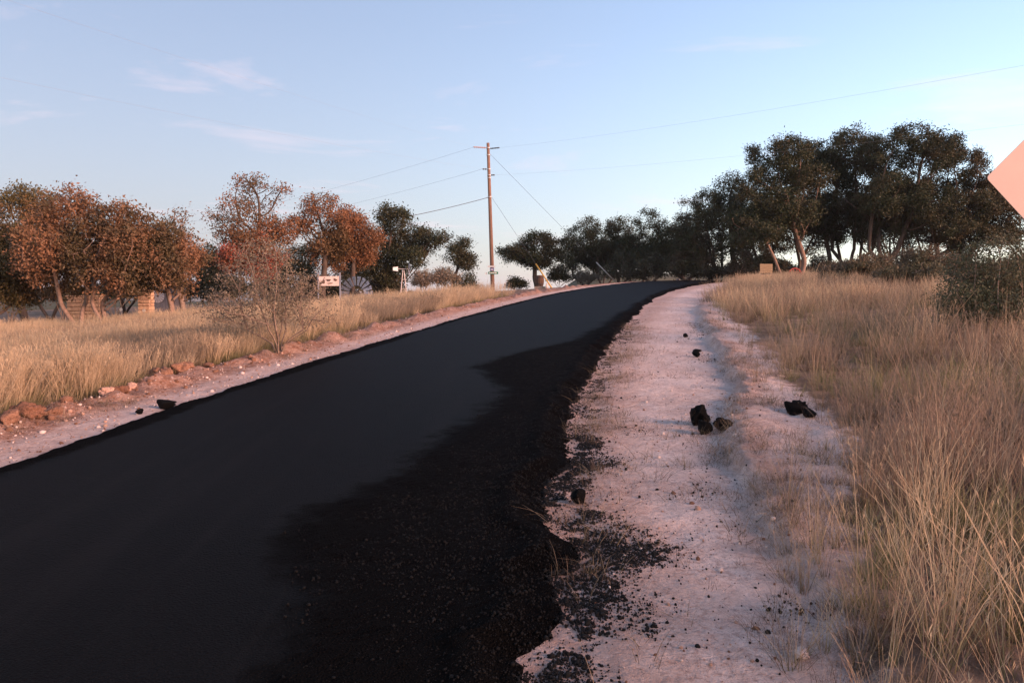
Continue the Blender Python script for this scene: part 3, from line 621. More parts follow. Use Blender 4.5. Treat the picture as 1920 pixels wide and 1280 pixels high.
def leaf_mesh(cent, nleaf, sig, size, r, mat, name='crown', up=.35, squash=.75):
    k = r.integers(0, len(cent), nleaf); c = cent[k] + r.normal(0, 1, (nleaf, 3)) * np.array([sig, sig, sig * squash])
    nrm = r.normal(0, 1, (nleaf, 3)); nrm[:, 2] += up; nrm /= np.linalg.norm(nrm, axis=1)[:, None]
    u = np.cross(nrm, r.normal(0, 1, (nleaf, 3))); u /= np.linalg.norm(u, axis=1)[:, None]; w = np.cross(nrm, u)
    s = size * r.uniform(.6, 1.4, nleaf)[:, None]
    V = np.stack([c - u * s, c + w * s * .45 + nrm * s * .12, c + u * s, c - w * s * .45 + nrm * s * .12], 1).reshape(-1, 3)
    o = np.arange(nleaf)[:, None] * 4; F = np.concatenate([o + [[0, 1, 2]], o + [[0, 2, 3]]], 0)
    cv = r.uniform(0, 1, len(cent)); var = np.repeat(np.clip(.6 * cv[k] + .4 * r.uniform(0, 1, nleaf), 0, 1), 4)
    return mesh_np(name, V, F, None, [mat], False, {'var': var})
def make_tree(name, label, cat, u, Y, vtop, hw, leaf, seed, ubase=None, vlow=None, bark=None, rt=None, nleaf=9000, lsize=.085, sparse=1.0, group=None, lobes=None, natt=420, sig=.26, D=None, stems=1, base_v=None, extra=None, tip=.012):
    """u,vtop,hw: bearing of the crown's middle, its top and its half width as read off the photo; Y: distance"""
    r = np.random.default_rng(seed); X0 = gx(u if ubase is None else ubase, Y); zb = Hs(X0, Y); xc = gx(u, Y) - X0
    h = gz(vtop, Y) - zb; w = hw / FPX * Y; zl = h * .34 if vlow is None else gz(vlow, Y) - zb
    zl = max(zl, .12 * h); ch_ = h - zl; att = []
    lob = lobes or [(0, 0, 1.0, 1.0)]
    nl = r.integers(10, 15); w = w * 1.06
    for k in range(nl):                                     # an oak crown is a heap of rounded masses
        a = 2 * math.pi * k / nl * 1.62 + r.uniform(-.4, .4); q_ = r.uniform(.12, .72)
        c = np.array([xc + math.cos(a) * w * q_, math.sin(a) * w * q_ * .9, zl + ch_ * r.uniform(.12, .78 - .45 * (q_ - .12))])
        s = np.array([w * r.uniform(.26, .44), w * r.uniform(.26, .44), ch_ * r.uniform(.15, .26)])
        p_ = r.normal(0, 1, (int(natt * 1.5) // nl, 3)); p_ /= np.linalg.norm(p_, axis=1)[:, None]; p_ *= r.uniform(.35, 1, (len(p_), 1)) ** .6
        att.append(c + p_ * s)
    top = np.array([xc + r.uniform(-.2, .2) * w, 0, h - ch_ * .20]); p_ = r.normal(0, 1, (natt // 6, 3)); p_ /= np.linalg.norm(p_, axis=1)[:, None]
    att.append(top + p_ * np.array([w * .36, w * .36, ch_ * .19]))
    for (du, vv, ru, rv) in (extra or []):                  # named outlying masses (bearing, height, radii) seen in the photo
        p_ = r.normal(0, 1, (natt // 8, 3)); p_ /= np.linalg.norm(p_, axis=1)[:, None]; p_ *= r.uniform(.3, 1, (len(p_), 1)) ** .6
        att.append(np.array([gx(du, Y) - X0, r.uniform(-.3, .3) * w, gz(vv, Y) - zb]) + p_ * np.array([ru, ru, rv]) / FPX * Y)
    A = np.concatenate(att); A = A[A[:, 2] > max(zl * .9, .3)]
    D = D or max(.22, w * .085)
    trunks = []
    for s_ in range(stems):
        ln = np.array([xc * .55 + r.normal(0, .12) * w, r.normal(0, .1) * w, zl * .62]) if stems == 1 else np.array([xc * .4 + r.uniform(-.45, .45) * w, r.uniform(-.35, .35) * w, zl * .75])
        k = max(4, int(zl / D)); ph = r.uniform(0, 6)
        trunks.append([ln * (q_ ** np.array([1.3, 1.3, 1.0])) + np.array([math.sin(q_ * 4 + ph), math.cos(q_ * 3 + ph), 0]) * .05 * zl * q_ for q_ in np.linspace(0, 1, k)])
    trunks = [[np.array([0, 0, -.25])] + t_[0:] if i == 0 else t_ for i, t_ in enumerate(trunks)]
    P, par = colonize(A, trunks, D, infl=w * 3, kill=D * 1.25, iters=70, r=r, grav=.02)
    rt = rt or max(.10, h * .026)
    root = thing(name, label, cat, (X0, Y, zb), 0, group)
    me, rad, nch = tube_tree(P, par, rt, tip, 6, bark or B_oak); obj('trunk', me, root)
    nt_ = (nch == 0).astype(int)
    for i in range(len(P) - 1, 0, -1): nt_[par[i]] += nt_[i]
    tipn = np.nonzero((nt_ <= 3) & (P[:, 2] > zl * .8))[0]
    if nleaf:
        cent = P[tipn]
        if sparse < 1: cent = cent[r.uniform(0, 1, len(cent)) < sparse]
        keep = .55 + .6 * fbm(cent[:, 0] * .9 + seed, cent[:, 1] * .9, cent[:, 2] * .9, 2) > r.uniform(0, .55, len(cent))
        cent = cent[keep]; obj('crown', leaf_mesh(cent, int(nleaf * LN), sig * .85, lsize * LS, r, leaf), root)
    return root

GL = 'rust-coloured oaks along the far side of the golden grass'
T_ = make_tree; LN, LS = 2.5, .76
# left side, front row, lit by the low sun
T_('oak_tree', 'olive-brown oak at the near end of the rusty oak row', 'tree', -25, 34, 398, 95, L_olive, 101, vlow=565, nleaf=9000, stems=2, group=GL)
T_('oak_tree', 'tall dark olive oak behind the first rusty oaks', 'tree', 48, 41, 350, 66, L_olive, 102, vlow=520, nleaf=8000, group=GL, extra=[(20, 400, 40, 35), (70, 390, 35, 35), (60, 450, 50, 35)])
T_('oak_tree', 'broad rusty oak with sunlit crooked limbs beside the low stone wall', 'tree', 128, 33, 354, 110, L_rust, 103, vlow=548, ubase=150, bark=B_sunlit, nleaf=7500, sparse=.8, stems=2, rt=.115, tip=.016, group=GL, extra=[(90, 420, 40, 35), (170, 440, 40, 35), (120, 380, 45, 25)])
T_('oak_tree', 'rusty oak with forked sunlit trunk between the stone wall and the pillar', 'tree', 228, 33, 378, 96, L_rust, 104, vlow=548, ubase=200, bark=B_sunlit, nleaf=7500, sparse=.85, stems=2, rt=.115, tip=.016, group=GL, extra=[(250, 420, 40, 32), (190, 450, 40, 35), (265, 470, 35, 30)])
T_('oak_tree', 'bright rust oak with straight orange-lit trunk in front of the grey shed', 'tree', 300, 34, 415, 92, L_rust, 105, vlow=552, ubase=322, bark=B_sunlit, nleaf=7000, sparse=.85, rt=.115, tip=.016, group=GL, extra=[(335, 490, 35, 30), (280, 500, 40, 30)])
T_('bare_tree', 'leafless tree with a net of bare twigs beside the rust oaks', 'tree', 342, 38, 393, 46, L_rust, 106, vlow=480, bark=B_twig, nleaf=500, natt=700, rt=.12, tip=.014, D=.2)
T_('oak_tree', 'dark leafy oak in the gloom behind the low stone wall', 'tree', 95, 50, 440, 100, L_green, 107, vlow=540, nleaf=5000, stems=2)
T_('oak_tree', 'dark leafy oak behind the stone pillar and the grey shed', 'tree', 235, 52, 450, 100, L_green, 108, vlow=545, nleaf=5000, stems=2)
T_('oak_tree', 'low dark olive oak filling the gap past the bare tree', 'tree', 395, 50, 458, 62, L_green, 109, vlow=560, nleaf=5000, stems=2)
T_('autumn_tree', 'tall thin autumn tree with reddish leaves and open spire top', 'tree', 488, 44, 330, 80, L_russet, 110, vlow=490, ubase=505, nleaf=4200, sparse=.6, natt=520, rt=.17, extra=[(430, 430, 28, 30), (520, 360, 25, 28), (470, 350, 20, 20)])
T_('autumn_tree', 'low orange-red tree crowding under the tall thin autumn tree', 'tree', 480, 42, 440, 75, L_red, 111, vlow=520, nleaf=5000, sparse=.8)
T_('oak_tree', 'dark oak behind the grey-brown roadside bush', 'tree', 560, 54, 460, 75, L_green, 112, vlow=565, nleaf=5000, stems=2)
T_('autumn_tree', 'open-crowned brown autumn oak behind the board sign', 'tree', 612, 46, 358, 70, L_russet, 113, vlow=490, ubase=600, nleaf=4200, sparse=.7, natt=480, rt=.16)
T_('autumn_tree', 'dense russet oak above the leaning windmill wheel', 'tree', 668, 47, 392, 64, L_russet, 114, vlow=500, nleaf=8500)
T_('oak_tree', 'dark green oak above the little ornamental windmill', 'tree', 752, 50, 388, 84, L_green, 115, vlow=520, nleaf=10000, stems=2, extra=[(735, 400, 25, 18), (820, 450, 24, 18)])
T_('oak_tree', 'low dark oak behind the leaning windmill wheel', 'tree', 690, 55, 480, 80, L_green, 116, vlow=560, nleaf=5000, stems=2)
T_('oak_tree', 'small lopsided green oak nearest the utility pole', 'tree', 864, 57, 446, 30, L_green, 117, vlow=505, ubase=845, nleaf=2600, rt=.10, extra=[(878, 487, 14, 9)])
# middle distance past the curve
T_('oak_tree', 'round green oak standing alone behind the yellow guy marker', 'tree', 1000, 62, 438, 53, L_green, 121, vlow=498, ubase=1006, nleaf=8500, rt=.17, extra=[(960, 476, 27, 18), (1046, 480, 27, 18), (1022, 452, 28, 14)])
GM = 'dark oaks in the thicket behind the road crest'
for k, (u, Y_, vt, hw) in enumerate([(1098, 68, 405, 56), (1160, 70, 408, 60), (1222, 67, 394, 62), (1282, 65, 372, 60), (1130, 78, 432, 70), (1200, 80, 430, 70), (1290, 78, 420, 70)]):
    T_('oak_tree', 'dark dense oak in the thicket between the round oak and the tall oaks', 'tree', u, Y_, vt, hw, L_green, 130 + k, vlow=508, nleaf=9500 if Y_ < 72 else 5000, stems=3, group=GM)
T_('oak_tree', 'slender oak with a separate top knot where the thicket meets the tall oaks', 'tree', 1366, 61, 318, 42, L_green, 140, vlow=420, ubase=1380, nleaf=4200)
T_('oak_tree', 'dark oak beside the slender top-knot oak', 'tree', 1328, 60, 358, 76, L_green, 141, vlow=495, nleaf=9000, stems=2, extra=[(1290, 430, 45, 35), (1350, 400, 40, 40), (1380, 440, 45, 40)])
LN, LS = 3.1, .80
T_('oak_tree', 'tall oak with leaning sunlit trunk beside the tan board', 'tree', 1462, 53, 258, 96, L_green, 142, vlow=455, ubase=1502, nleaf=13500, rt=.155, bark=B_sunlit, extra=[(1430, 290, 32, 24), (1490, 282, 34, 24), (1408, 345, 34, 32), (1440, 390, 45, 35)])
T_('oak_tree', 'slim oak with crooked orange-lit trunk next to the tan board', 'tree', 1420, 52, 380, 70, L_green, 143, vlow=455, ubase=1470, nleaf=7000, rt=.09, bark=B_sunlit)
T_('oak_tree', 'dark-trunked tall oak leaning outward in the tall oak group', 'tree', 1530, 57, 292, 84, L_green, 144, vlow=455, ubase=1552, nleaf=11500, rt=.15, extra=[(1500, 312, 38, 26), (1518, 292, 30, 22), (1545, 302, 38, 20), (1550, 340, 40, 30), (1510, 390, 40, 30)])
T_('oak_tree', 'tall oak with two dark upright stems in the tall oak group', 'tree', 1602, 56, 242, 84, L_green, 145, vlow=450, ubase=1588, nleaf=13000, stems=3, rt=.19, extra=[(1590, 262, 38, 22), (1560, 300, 38, 25), (1640, 275, 34, 22), (1560, 390, 40, 30)])
T_('oak_tree', 'largest oak of the tall group with thick twin trunk', 'tree', 1692, 53, 238, 112, L_green, 146, vlow=450, ubase=1655, nleaf=18000, stems=3, rt=.23, extra=[(1640, 290, 40, 35), (1740, 285, 45, 35), (1690, 262, 48, 22), (1600, 380, 40, 30), (1720, 400, 50, 30)])
T_('oak_tree', 'wide tall oak with sunlit brown crown past the largest oak', 'tree', 1775, 54, 275, 108, L_sunlit, 147, vlow=455, ubase=1692, nleaf=16000, stems=2, rt=.19, extra=[(1800, 312, 42, 34), (1838, 352, 32, 30), (1750, 290, 42, 32), (1790, 400, 50, 35)])
T_('oak_tree', 'oak with low spreading outer boughs at the end of the tall group', 'tree', 1838, 53, 372, 80, L_sunlit, 148, vlow=475, ubase=1790, nleaf=10000, rt=.14, extra=[(1870, 385, 42, 30), (1842, 335, 30, 26), (1880, 402, 30, 22), (1862, 440, 42, 26), (1895, 425, 16, 15)])
LN, LS = 2.4, .82
for k, (u, Y_, vt, hw) in enumerate([(1500, 63, 345, 70), (1585, 64, 330, 75), (1665, 63, 320, 75), (1750, 62, 340, 75), (1420, 63, 400, 60)]):
    T_('oak_tree', 'dark oak standing behind the trunks of the tall oak group', 'tree', u, Y_, vt, hw, L_green, 150 + k, vlow=478, nleaf=5000, stems=2, rt=.15, group='dark oaks behind the tall group')
# bushes
LN, LS = 1.5, .9
def bush(label, u, Y_, vt, hw, leaf, seed, n_, ls, sg=.12, stems=5, vl=None, tip=.006, natt=420, name='bush', rt=.04, **k):
    return T_(name, label, 'bush', u, Y_, vt, hw, leaf, seed, vlow=vl, bark=B_twig, rt=rt, nleaf=n_, lsize=ls, sig=sg, stems=stems, natt=natt, D=max(.10, hw / FPX * Y_ * .07), tip=tip, **k)
bush('big twiggy grey-brown bush beside the windrow at the edge of the golden grass', 500, 14.4, 448, 138, L_greybrown, 201, 5600, .024, .11, 10, vl=605, natt=1500, tip=.0045, rt=.035, ubase=522, extra=[(598, 600, 45, 28), (425, 600, 52, 30), (500, 520, 62, 40), (560, 625, 50, 18), (470, 625, 50, 18)])
bush('dusty scrub bush between the ornamental windmill and the utility pole', 832, 42, 502, 34, L_greybrown, 202, 2600, .05, .15, 5, vl=535)
bush('pale scrub bush just behind the ornamental windmill', 795, 44, 508, 30, L_greybrown, 203, 2200, .05, .15, 5, vl=535)
bush('low green bush at the foot of the small lopsided oak', 872, 55, 512, 30, L_green, 204, 2600, .06, .18, 5, vl=545)
bush('low dark bush on the left foot of the round lone oak', 968, 62, 522, 22, L_green, 205, 2200, .07, .2, 4, vl=545)
bush('dark bush behind the foot of the yellow guy marker', 1048, 63, 500, 24, L_green, 206, 2600, .07, .2, 4, vl=528)
bush('grey scrub at the foot of the thicket by the grey guy sleeve', 1095, 64, 508, 32, L_greybrown, 207, 2400, .06, .2, 4, vl=528)
for k, u in enumerate((1165, 1220, 1275, 1330, 1385)):
    bush('dark undergrowth bush under the thicket oaks at the road crest', u, 62 - k, 470 + (k % 2) * 8, 40, L_scrubdark, 210 + k, 3400, .08, .22, 5, vl=545, group='undergrowth under the thicket')
bush('low green bush under the tall oaks past the tan board', 1560, 48, 492, 40, L_scrubdark, 220, 3200, .06, .18, 5, vl=530)
bush('grey-green bush in front of the largest oak', 1625, 34, 478, 84, L_scrub, 221, 10500, .05, .16, 6, vl=528)
bush('grey-green bush overlapping the big dark bush', 1722, 28, 468, 96, L_scrub, 222, 13000, .045, .15, 6, vl=530)
bush('big dark thin-leaved bush rising behind the verge grass', 1850, 14.2, 446, 128, L_scrubgrey, 223, 12500, .026, .13, 10, vl=622, natt=1400, tip=.005)
bush('dark thin-leaved bush beyond the big one, under the blank sign', 1945, 14.8, 476, 100, L_scrubgrey, 224, 14000, .026, .11, 9, vl=600, natt=1200, tip=.005)
bush('olive bush behind the dark thin-leaved bushes near the wire fence', 1890, 26, 476, 60, L_scrub, 225, 5000, .04, .13, 6, vl=540)

for k, (u, Y_, vt, hw, wh_) in enumerate([(-30, 44, 520, 75, 'behind the near end of the rusty oak row'), (20, 46, 540, 45, 'beside the grey driveway'), (118, 45, 530, 45, 'behind the end of the stone wall'), (215, 46, 528, 62, 'in the gap behind the stone wall'),
        (345, 50, 525, 55, 'behind the bare tree'), (430, 47, 520, 55, 'under the tall thin autumn tree'), (520, 50, 512, 60, 'seen through the twiggy grey-brown bush'), (590, 50, 520, 45, 'behind the board sign'), (640, 49, 512, 45, 'between the board sign and the windmill wheel'), (725, 50, 512, 42, 'between the windmill wheel and the ornamental windmill')]):
    bush('dark low brush ' + wh_, u, Y_, vt, hw, L_scrubdark, 240 + k, 4200, .075, .2, 5, vl=560, group='dark brush behind the yard')
for k, (u, Y_, vt, hw) in enumerate([(1438, 55, 468, 36), (1400, 66, 478, 40), (1470, 68, 486, 45), (1540, 68, 480, 42), (1600, 70, 488, 45), (1665, 70, 482, 45), (1735, 70, 476, 50), (1800, 70, 470, 40)]):  # first bush is added to darken the bright sky behind the board
    bush('dark low scrub closing the view between the trunks of the tall oaks', u, Y_, vt, hw, L_scrubdark, 260 + k, 4200, .08, .2, 5, vl=545, group='scrub behind the tall oaks')
# ------------------------------------------------------------------ utility pole, wires, guys
M_pole = simple('pole_wood', (.24, .14, .098), (.15, .085, .06), .85, 6, 0, .5, .01, .2, (4, 4, .4))
M_wire = simple('wire', (.10, .09, .09), None, .5, 5, .3, 0)
M_steel = simple('galvanised', (.42, .42, .43), (.32, .32, .33), .5, 9, .7, .1)
M_porc = simple('insulator', (.40, .24, .20), (.30, .18, .15), .35, 9, 0, 0)
M_yellow = simple('yellow_sleeve', (.62, .36, .06), (.52, .28, .05), .6, 5, 0, .1)
M_greysl = simple('grey_sleeve', (.30, .30, .27), (.24, .24, .22), .6, 5, 0, .1)
M_signgreen = simple('sign_green', (.03, .17, .09), (.035, .15, .085), .5, 3, 0, 0)
M_signblue = simple('sign_blue', (.16, .17, .34), (.14, .15, .30), .5, 3, 0, 0)
M_signwhite = simple('sign_white', (.72, .70, .68), (.62, .60, .58), .5, 3, 0, 0)
PY = 60.0; px, pz = gx(924, PY), Hs(gx(924, PY), PY)
pole = thing('utility_pole', 'tall brown wooden utility pole carrying the power lines and street-name signs', 'utility pole', (px, PY, pz))
ptop = Vector((gx(915.5, PY) - px, 0, gz(272, PY) - pz)); ax = ptop / ptop.z
def pp(z): return ax * z
def zp(v): return gz(v, PY) - pz
MB().tube([pp(z_) for z_ in (-.6, 0, 2, 4, 6, 8, ptop.z)], [.16, .155, .146, .136, .126, .116, .106], 14).build('shaft', M_pole, pole, smooth=True)
def insul(a, b_, n_=6, r_=.055):
    a, b_ = Vector(a), Vector(b_); pts = []; rad = []
    for i in range(n_):
        for f_, rr_ in ((0, .02), (.35, r_), (.6, r_), (.99, .02)): pts.append(a.lerp(b_, (i + f_) / n_)); rad.append(rr_)
    return MB().tube(pts, rad, 10)
insul(pp(zp(281)) + Vector((-.15, -.05, 0)), pp(zp(281)) + Vector((-1.05, -.25, .02))).build('insulator', M_porc, pole, smooth=True)
insul(pp(zp(282)) + Vector((.15, -.05, -.02)), pp(zp(282)) + Vector((.82, -.3, -.0))).build('insulator', M_wire, pole, smooth=True)
insul(pp(zp(320)) + Vector((-.15, 0, 0)), pp(zp(320)) + Vector((-.45, -.05, .0)), 2).build('insulator', M_wire, pole, smooth=True)
insul(pp(zp(331)) + Vector((.15, 0, 0)), pp(zp(331)) + Vector((.42, -.1, .0)), 2).build('insulator', M_wire, pole, smooth=True)
for v_ in (281, 294, 320, 331, 336, 371):
    z_ = zp(v_); MB().tube([pp(z_ - .03), pp(z_ + .03)], .143, 14).build('band', M_steel, pole)
nv_ = lambda v_: zp(v_)
def blade(nm, mat, v_, du, wd, hg, ang, marks, mcol):
    c_ = pp(zp(v_)) + Vector((gx(960 + du, PY), -.24, 0)); ca, sa = math.cos(ang), math.sin(ang)
    u_ = Vector((ca, sa, 0)); o = MB().prism([(-wd / 2, -hg / 2), (wd / 2, -hg / 2), (wd / 2, hg / 2), (-wd / 2, hg / 2)], c_, u_, (0, 0, 1), .012).build(nm, mat, pole)
    mb = MB()
    w_ = -u_.cross(Vector((0, 0, 1)));
    if w_.y > 0: w_ = -w_
    for a, ln, hh_ in marks:
        mb.prism([(a, -hh_ / 2), (a + ln, -hh_ / 2), (a + ln, hh_ / 2), (a, hh_ / 2)], c_ + w_ * .010, u_, (0, 0, 1), .004)
    if marks: mb.build('lettering', mcol, o)
    MB().tube([c_ + Vector((0, .0, -hg * .3)), c_ + Vector((0, .0, hg * .3))], .015, 6).build('bracket', M_steel, o)
blade('street_sign', M_signgreen, 512, 2, .72, .17, 0.1, [(-.28, .09, .07), (-.16, .13, .07), (.0, .07, .07), (.10, .15, .07)], M_signwhite)
blade('street_sign', M_signblue, 505.5, 0, .30, .20, 0.0, [(-.09, .18, .05)], M_signwhite)
blade('street_sign', M_signwhite, 500, -1, .55, .11, -.15, [], M_signwhite)
MB().prism([(-.06, -.06), (.06, -.06), (.06, .06), (-.06, .06)], pp(zp(513)) + Vector((-.42, -.2, 0)), (1, 0, 0), (0, 0, 1), .01).build('reflector', M_signwhite, pole)
def wire(name, label, a, b_, sag, r_=.012, n_=28, cat='power line', mat=None, group=None):
    a, b_ = Vector(a), Vector(b_); pts = [a.lerp(b_, i / n_) - Vector((0, 0, 4 * sag * (i / n_) * (1 - i / n_))) for i in range(n_ + 1)]
    return tag(MB().tube(pts, r_, 5).build(name, mat or M_wire, smooth=True), label, cat, group)
W0 = Vector((px, PY, pz))
def tip(v_, d): return W0 + pp(zp(v_)) + Vector(d)
def far(u, v_, Y_): return Vector((gx(u, Y_), Y_, gz(v_, Y_)))
M_wirelit = simple('sunlit_wire', (.42, .36, .34), None, .5, 5, .4, 0)  # lit copy of the wire, sunlight put into its colour
wire('power_line', 'upper pinkish power line crossing the open sky from the pole top insulators', tip(281, (-1.05, -.25, 0)), far(-420, -140, 17), .22, .0019, mat=M_wirelit)
wire('power_line', 'lower pinkish power line crossing the sky parallel to the upper one', tip(320, (-.45, -.05, 0)), far(-420, 62, 18), .2, .0019, mat=M_wirelit)
wire('power_line', 'power line running from the pole top back over the autumn trees', tip(281, (-1.05, -.25, 0)), far(300, 428, 90), .5, .0055)
wire('power_line', 'second power line below it running back over the autumn trees', tip(320, (-.45, -.05, 0)), far(360, 442, 90), .5, .0055)
wire('service_cable', 'thick dark service cable from mid pole down into the green oak', tip(372, (-.1, 0, 0)), far(690, 421, 57), .12, .02, cat='cable')
wire('power_line', 'upper power line from the pole top over the thicket and tall oaks', tip(282, (.82, -.3, 0)), far(2300, 58, 22), .30, .0028, mat=M_wirelit)
wire('power_line', 'lower power line from the pole passing above the tall oaks', tip(331, (.42, -.1, 0)), far(2300, 190, 24), .30, .0025, mat=M_wirelit)
def guy(label, top_v, ub, Yb, vb, sleeve_m, mat, r_s):
    x_ = gx(ub, Yb); g_ = Vector((x_, Yb, Hs(x_, Yb) - .1)); a = tip(top_v, (.12, 0, 0)); root = thing('guy_wire', label, 'guy wire', g_)
    MB().tube([Vector((0, 0, 0)), a - g_], .009, 5).build('strand', M_wire, root)
    d = (a - g_).normalized(); MB().tube([d * .1, d * sleeve_m], r_s, 8).build('sleeve', mat, root, smooth=True)
    MB().tube([Vector((0, 0, -.4)), d * .35], .02, 6).build('anchor_rod', M_steel, root)
guy('guy wire with bright yellow marker sleeve in front of the round lone oak', 371, 1036, 57.0, 538, 2.25, M_yellow, .05)
guy('longer guy wire with grey-green sleeve ending at the road by the thicket', 292, 1160, 61.0, 527, 2.4, M_greysl, .045)

# ------------------------------------------------------------------ blank diamond road sign, seen from behind
M_alu = simple('sign_back', (.39, .295, .26), (.365, .275, .245), .6, 2.5, .15, .05, .002)
SY = 5.2; sx = gx(1998, SY); sz = gz(337, SY)
sg = thing('road_sign', 'large blank pale diamond road sign standing over the verge grass', 'road sign', (sx, SY, Hs(sx, SY)), R(3))
hd = .545; cr_ = .022; poly = []
for k in range(4):
    a0 = math.pi / 2 * k; c_ = (math.cos(a0) * (hd - cr_ * 1.414), math.sin(a0) * (hd - cr_ * 1.414))
    for j in range(5):
        a1 = a0 - math.pi / 4 + math.pi / 2 * j / 4; poly.append((c_[0] + cr_ * math.cos(a1), c_[1] + cr_ * math.sin(a1)))
zs = sz - Hs(sx, SY)
MB().prism(poly, (0, 0, zs), (1, 0, 0), (0, 0, 1), .004).build('panel', M_alu, sg)
pm = MB().prism([(-.03, 0), (.03, 0), (.03, .025), (-.03, .025)], (0, -.04, zs / 2 + .1), (1, 0, 0), (0, 1, 0), zs + 1.0); pm.build('post', M_steel, sg)
for dz in (-.2, .25): MB().tube([(0, -.05, zs + dz), (0, .012, zs + dz)], .009, 6).build('bolt', M_steel, sg)

# ------------------------------------------------------------------ yard ornaments left of the road
M_tin = simple('dull_tin', (.30, .30, .33), (.22, .22, .25), .6, 5, .3, .15)
M_tinlit = simple('sunlit_tin', (.55, .47, .44), (.45, .38, .36), .55, 5, .2, .1)  # lit copy of the dull tin, warm light painted into the colour
M_dark = simple('dark_iron', (.05, .045, .045), None, .7, 9, .4, .1)
M_redpaint = simple('red_paint', (.38, .06, .05), (.28, .05, .04), .6, 6, 0, .1)
def wheel_blades(root, c_, r0, r1, n_, mat, tw=.5, nm='blade'):
    for k in range(n_):
        a = 2 * math.pi * k / n_; rad = Vector((math.cos(a), 0, math.sin(a))); tan = Vector((-math.sin(a), 0, math.cos(a))) * math.cos(tw) + Vector((0, 1, 0)) * math.sin(tw)
        wa, wb = r0 * 2 * math.pi / n_ * .40, r1 * 2 * math.pi / n_ * .40
        MB().prism([(r0, -wa), (r1, -wb), (r1, wb), (r0, wa)], c_, rad, tan, .008).build(nm, mat, root)
def ring(c_, r_, th, n_=36): return MB().tube([Vector(c_) + Vector((math.cos(2 * math.pi * k / n_) * r_, 0, math.sin(2 * math.pi * k / n_) * r_)) for k in range(n_ + 1)], th, 6, False)
WY = 37.0; wx = gx(669, WY); wz = Hs(wx, WY)
wh = thing('windmill_wheel', 'large old windmill wheel with grey blades standing in the golden grass', 'windmill wheel', (wx, WY, wz), R(-8))
r1 = .74; cc = Vector((0, 0, r1 + .06)); wheel_blades(wh, cc, .32, r1, 18, M_tin, .35)
ring(cc, .33, .014).build('inner_rim', M_dark, wh); ring(cc, .62, .012).build('outer_rim', M_dark, wh)
MB().tube([cc + Vector((0, -.08, 0)), cc + Vector((0, .08, 0))], .09, 12).build('hub', M_dark, wh)
for k in range(6):
    a = math.pi / 3 * k; MB().tube([cc, cc + Vector((math.cos(a) * .63, 0.02, math.sin(a) * .63))], .012, 5).build('spoke', M_dark, wh)
MB().tube([(0, .5, -.1), cc + Vector((0, .06, 0))], .03, 6).build('prop', M_dark, wh)
MY = 36.0; mx = gx(757, MY); mz = Hs(mx, MY); mh = gz(507, MY) - mz
wm = thing('ornamental_windmill', 'small pale-legged ornamental windmill with tail vane in tall grass', 'windmill', (mx, MY, mz), R(10))
for sx_ in (-1, 1):
    for sy_ in (-1, 1): MB().tube([(sx_ * .19, sy_ * .19, -.05), (sx_ * .025, sy_ * .025, mh)], .016, 6).build('leg', M_tinlit, wm)
for fr in (.25, .5, .75):
    q_ = .19 + (.025 - .19) * fr; z_ = mh * fr; m_ = MB()
    for a, b_ in (((-1, -1), (1, -1)), ((1, -1), (1, 1)), ((1, 1), (-1, 1)), ((-1, 1), (-1, -1))): m_.tube([(a[0] * q_, a[1] * q_, z_), (b_[0] * q_, b_[1] * q_, z_)], .009, 5)
    m_.build('brace', M_tinlit, wm)
hc = Vector((0, 0, mh + .06)); MB().tube([hc + Vector((-.26, 0, 0)), hc + Vector((.2, 0, 0))], .014, 6).build('axle', M_tinlit, wm)
MB().prism([(-.13, -.07), (.09, -.10), (.09, .10), (-.13, .07)], hc + Vector((-.32, 0, 0)), (1, 0, 0), (0, 0, 1), .01).build('tail_vane', M_signwhite, wm)
for k in range(12):
    a = 2 * math.pi * k / 12; rad = Vector((.25, math.cos(a), math.sin(a))).normalized(); tan = Vector((.5, -math.sin(a), math.cos(a))).normalized()
    MB().prism([(.07, -.018), (.25, -.045), (.25, .045), (.07, .018)], hc + Vector((.2, 0, 0)), rad, tan, .006).build('blade', M_tin, wm)
BY = 33.0; bx_ = gx(618, BY); bz = Hs(bx_, BY)
bs = thing('board_sign', 'small white board sign with dark shapes on two posts behind the bush', 'sign', (bx_, BY, bz), R(-6))
zc_ = gz(527, BY) - bz; bw, bh = .84, .38
M_board = simple('board_paint', (.74, .58, .50), (.66, .48, .40), .7, 4, 0, .1)
MB().box((0, 0, zc_), (bw, .03, bh)).build('board', M_board, bs)
for s_ in (-1, 1): MB().box((s_ * (bw / 2 + .025), 0, (zc_ + bh / 2 + .05) / 2), (.045, .045, zc_ + bh / 2 + .25)).build('post', M_tin, bs)
blob = lambda k, rx, rz_: [(rx * math.cos(a) * (1 + .35 * math.sin(3 * a + k)), rz_ * math.sin(a) * (1 + .3 * math.cos(2 * a + k))) for a in np.linspace(0, 2 * math.pi, 14)[:-1]]
M_emblem = simple('emblem_paint', (.15, .085, .06), None, .7, 6, 0, 0)
for k, (ex, ez, rx, rz_) in enumerate([(-.02, .03, .085, .055), (.25, .05, .075, .05), (-.23, -.02, .06, .07), (.05, -.09, .12, .022)]):
    MB().prism(blob(k * 1.7, rx, rz_), (ex, -.018, zc_ + ez), (1, 0, 0), (0, 0, 1), .006).build('emblem', M_emblem, bs)
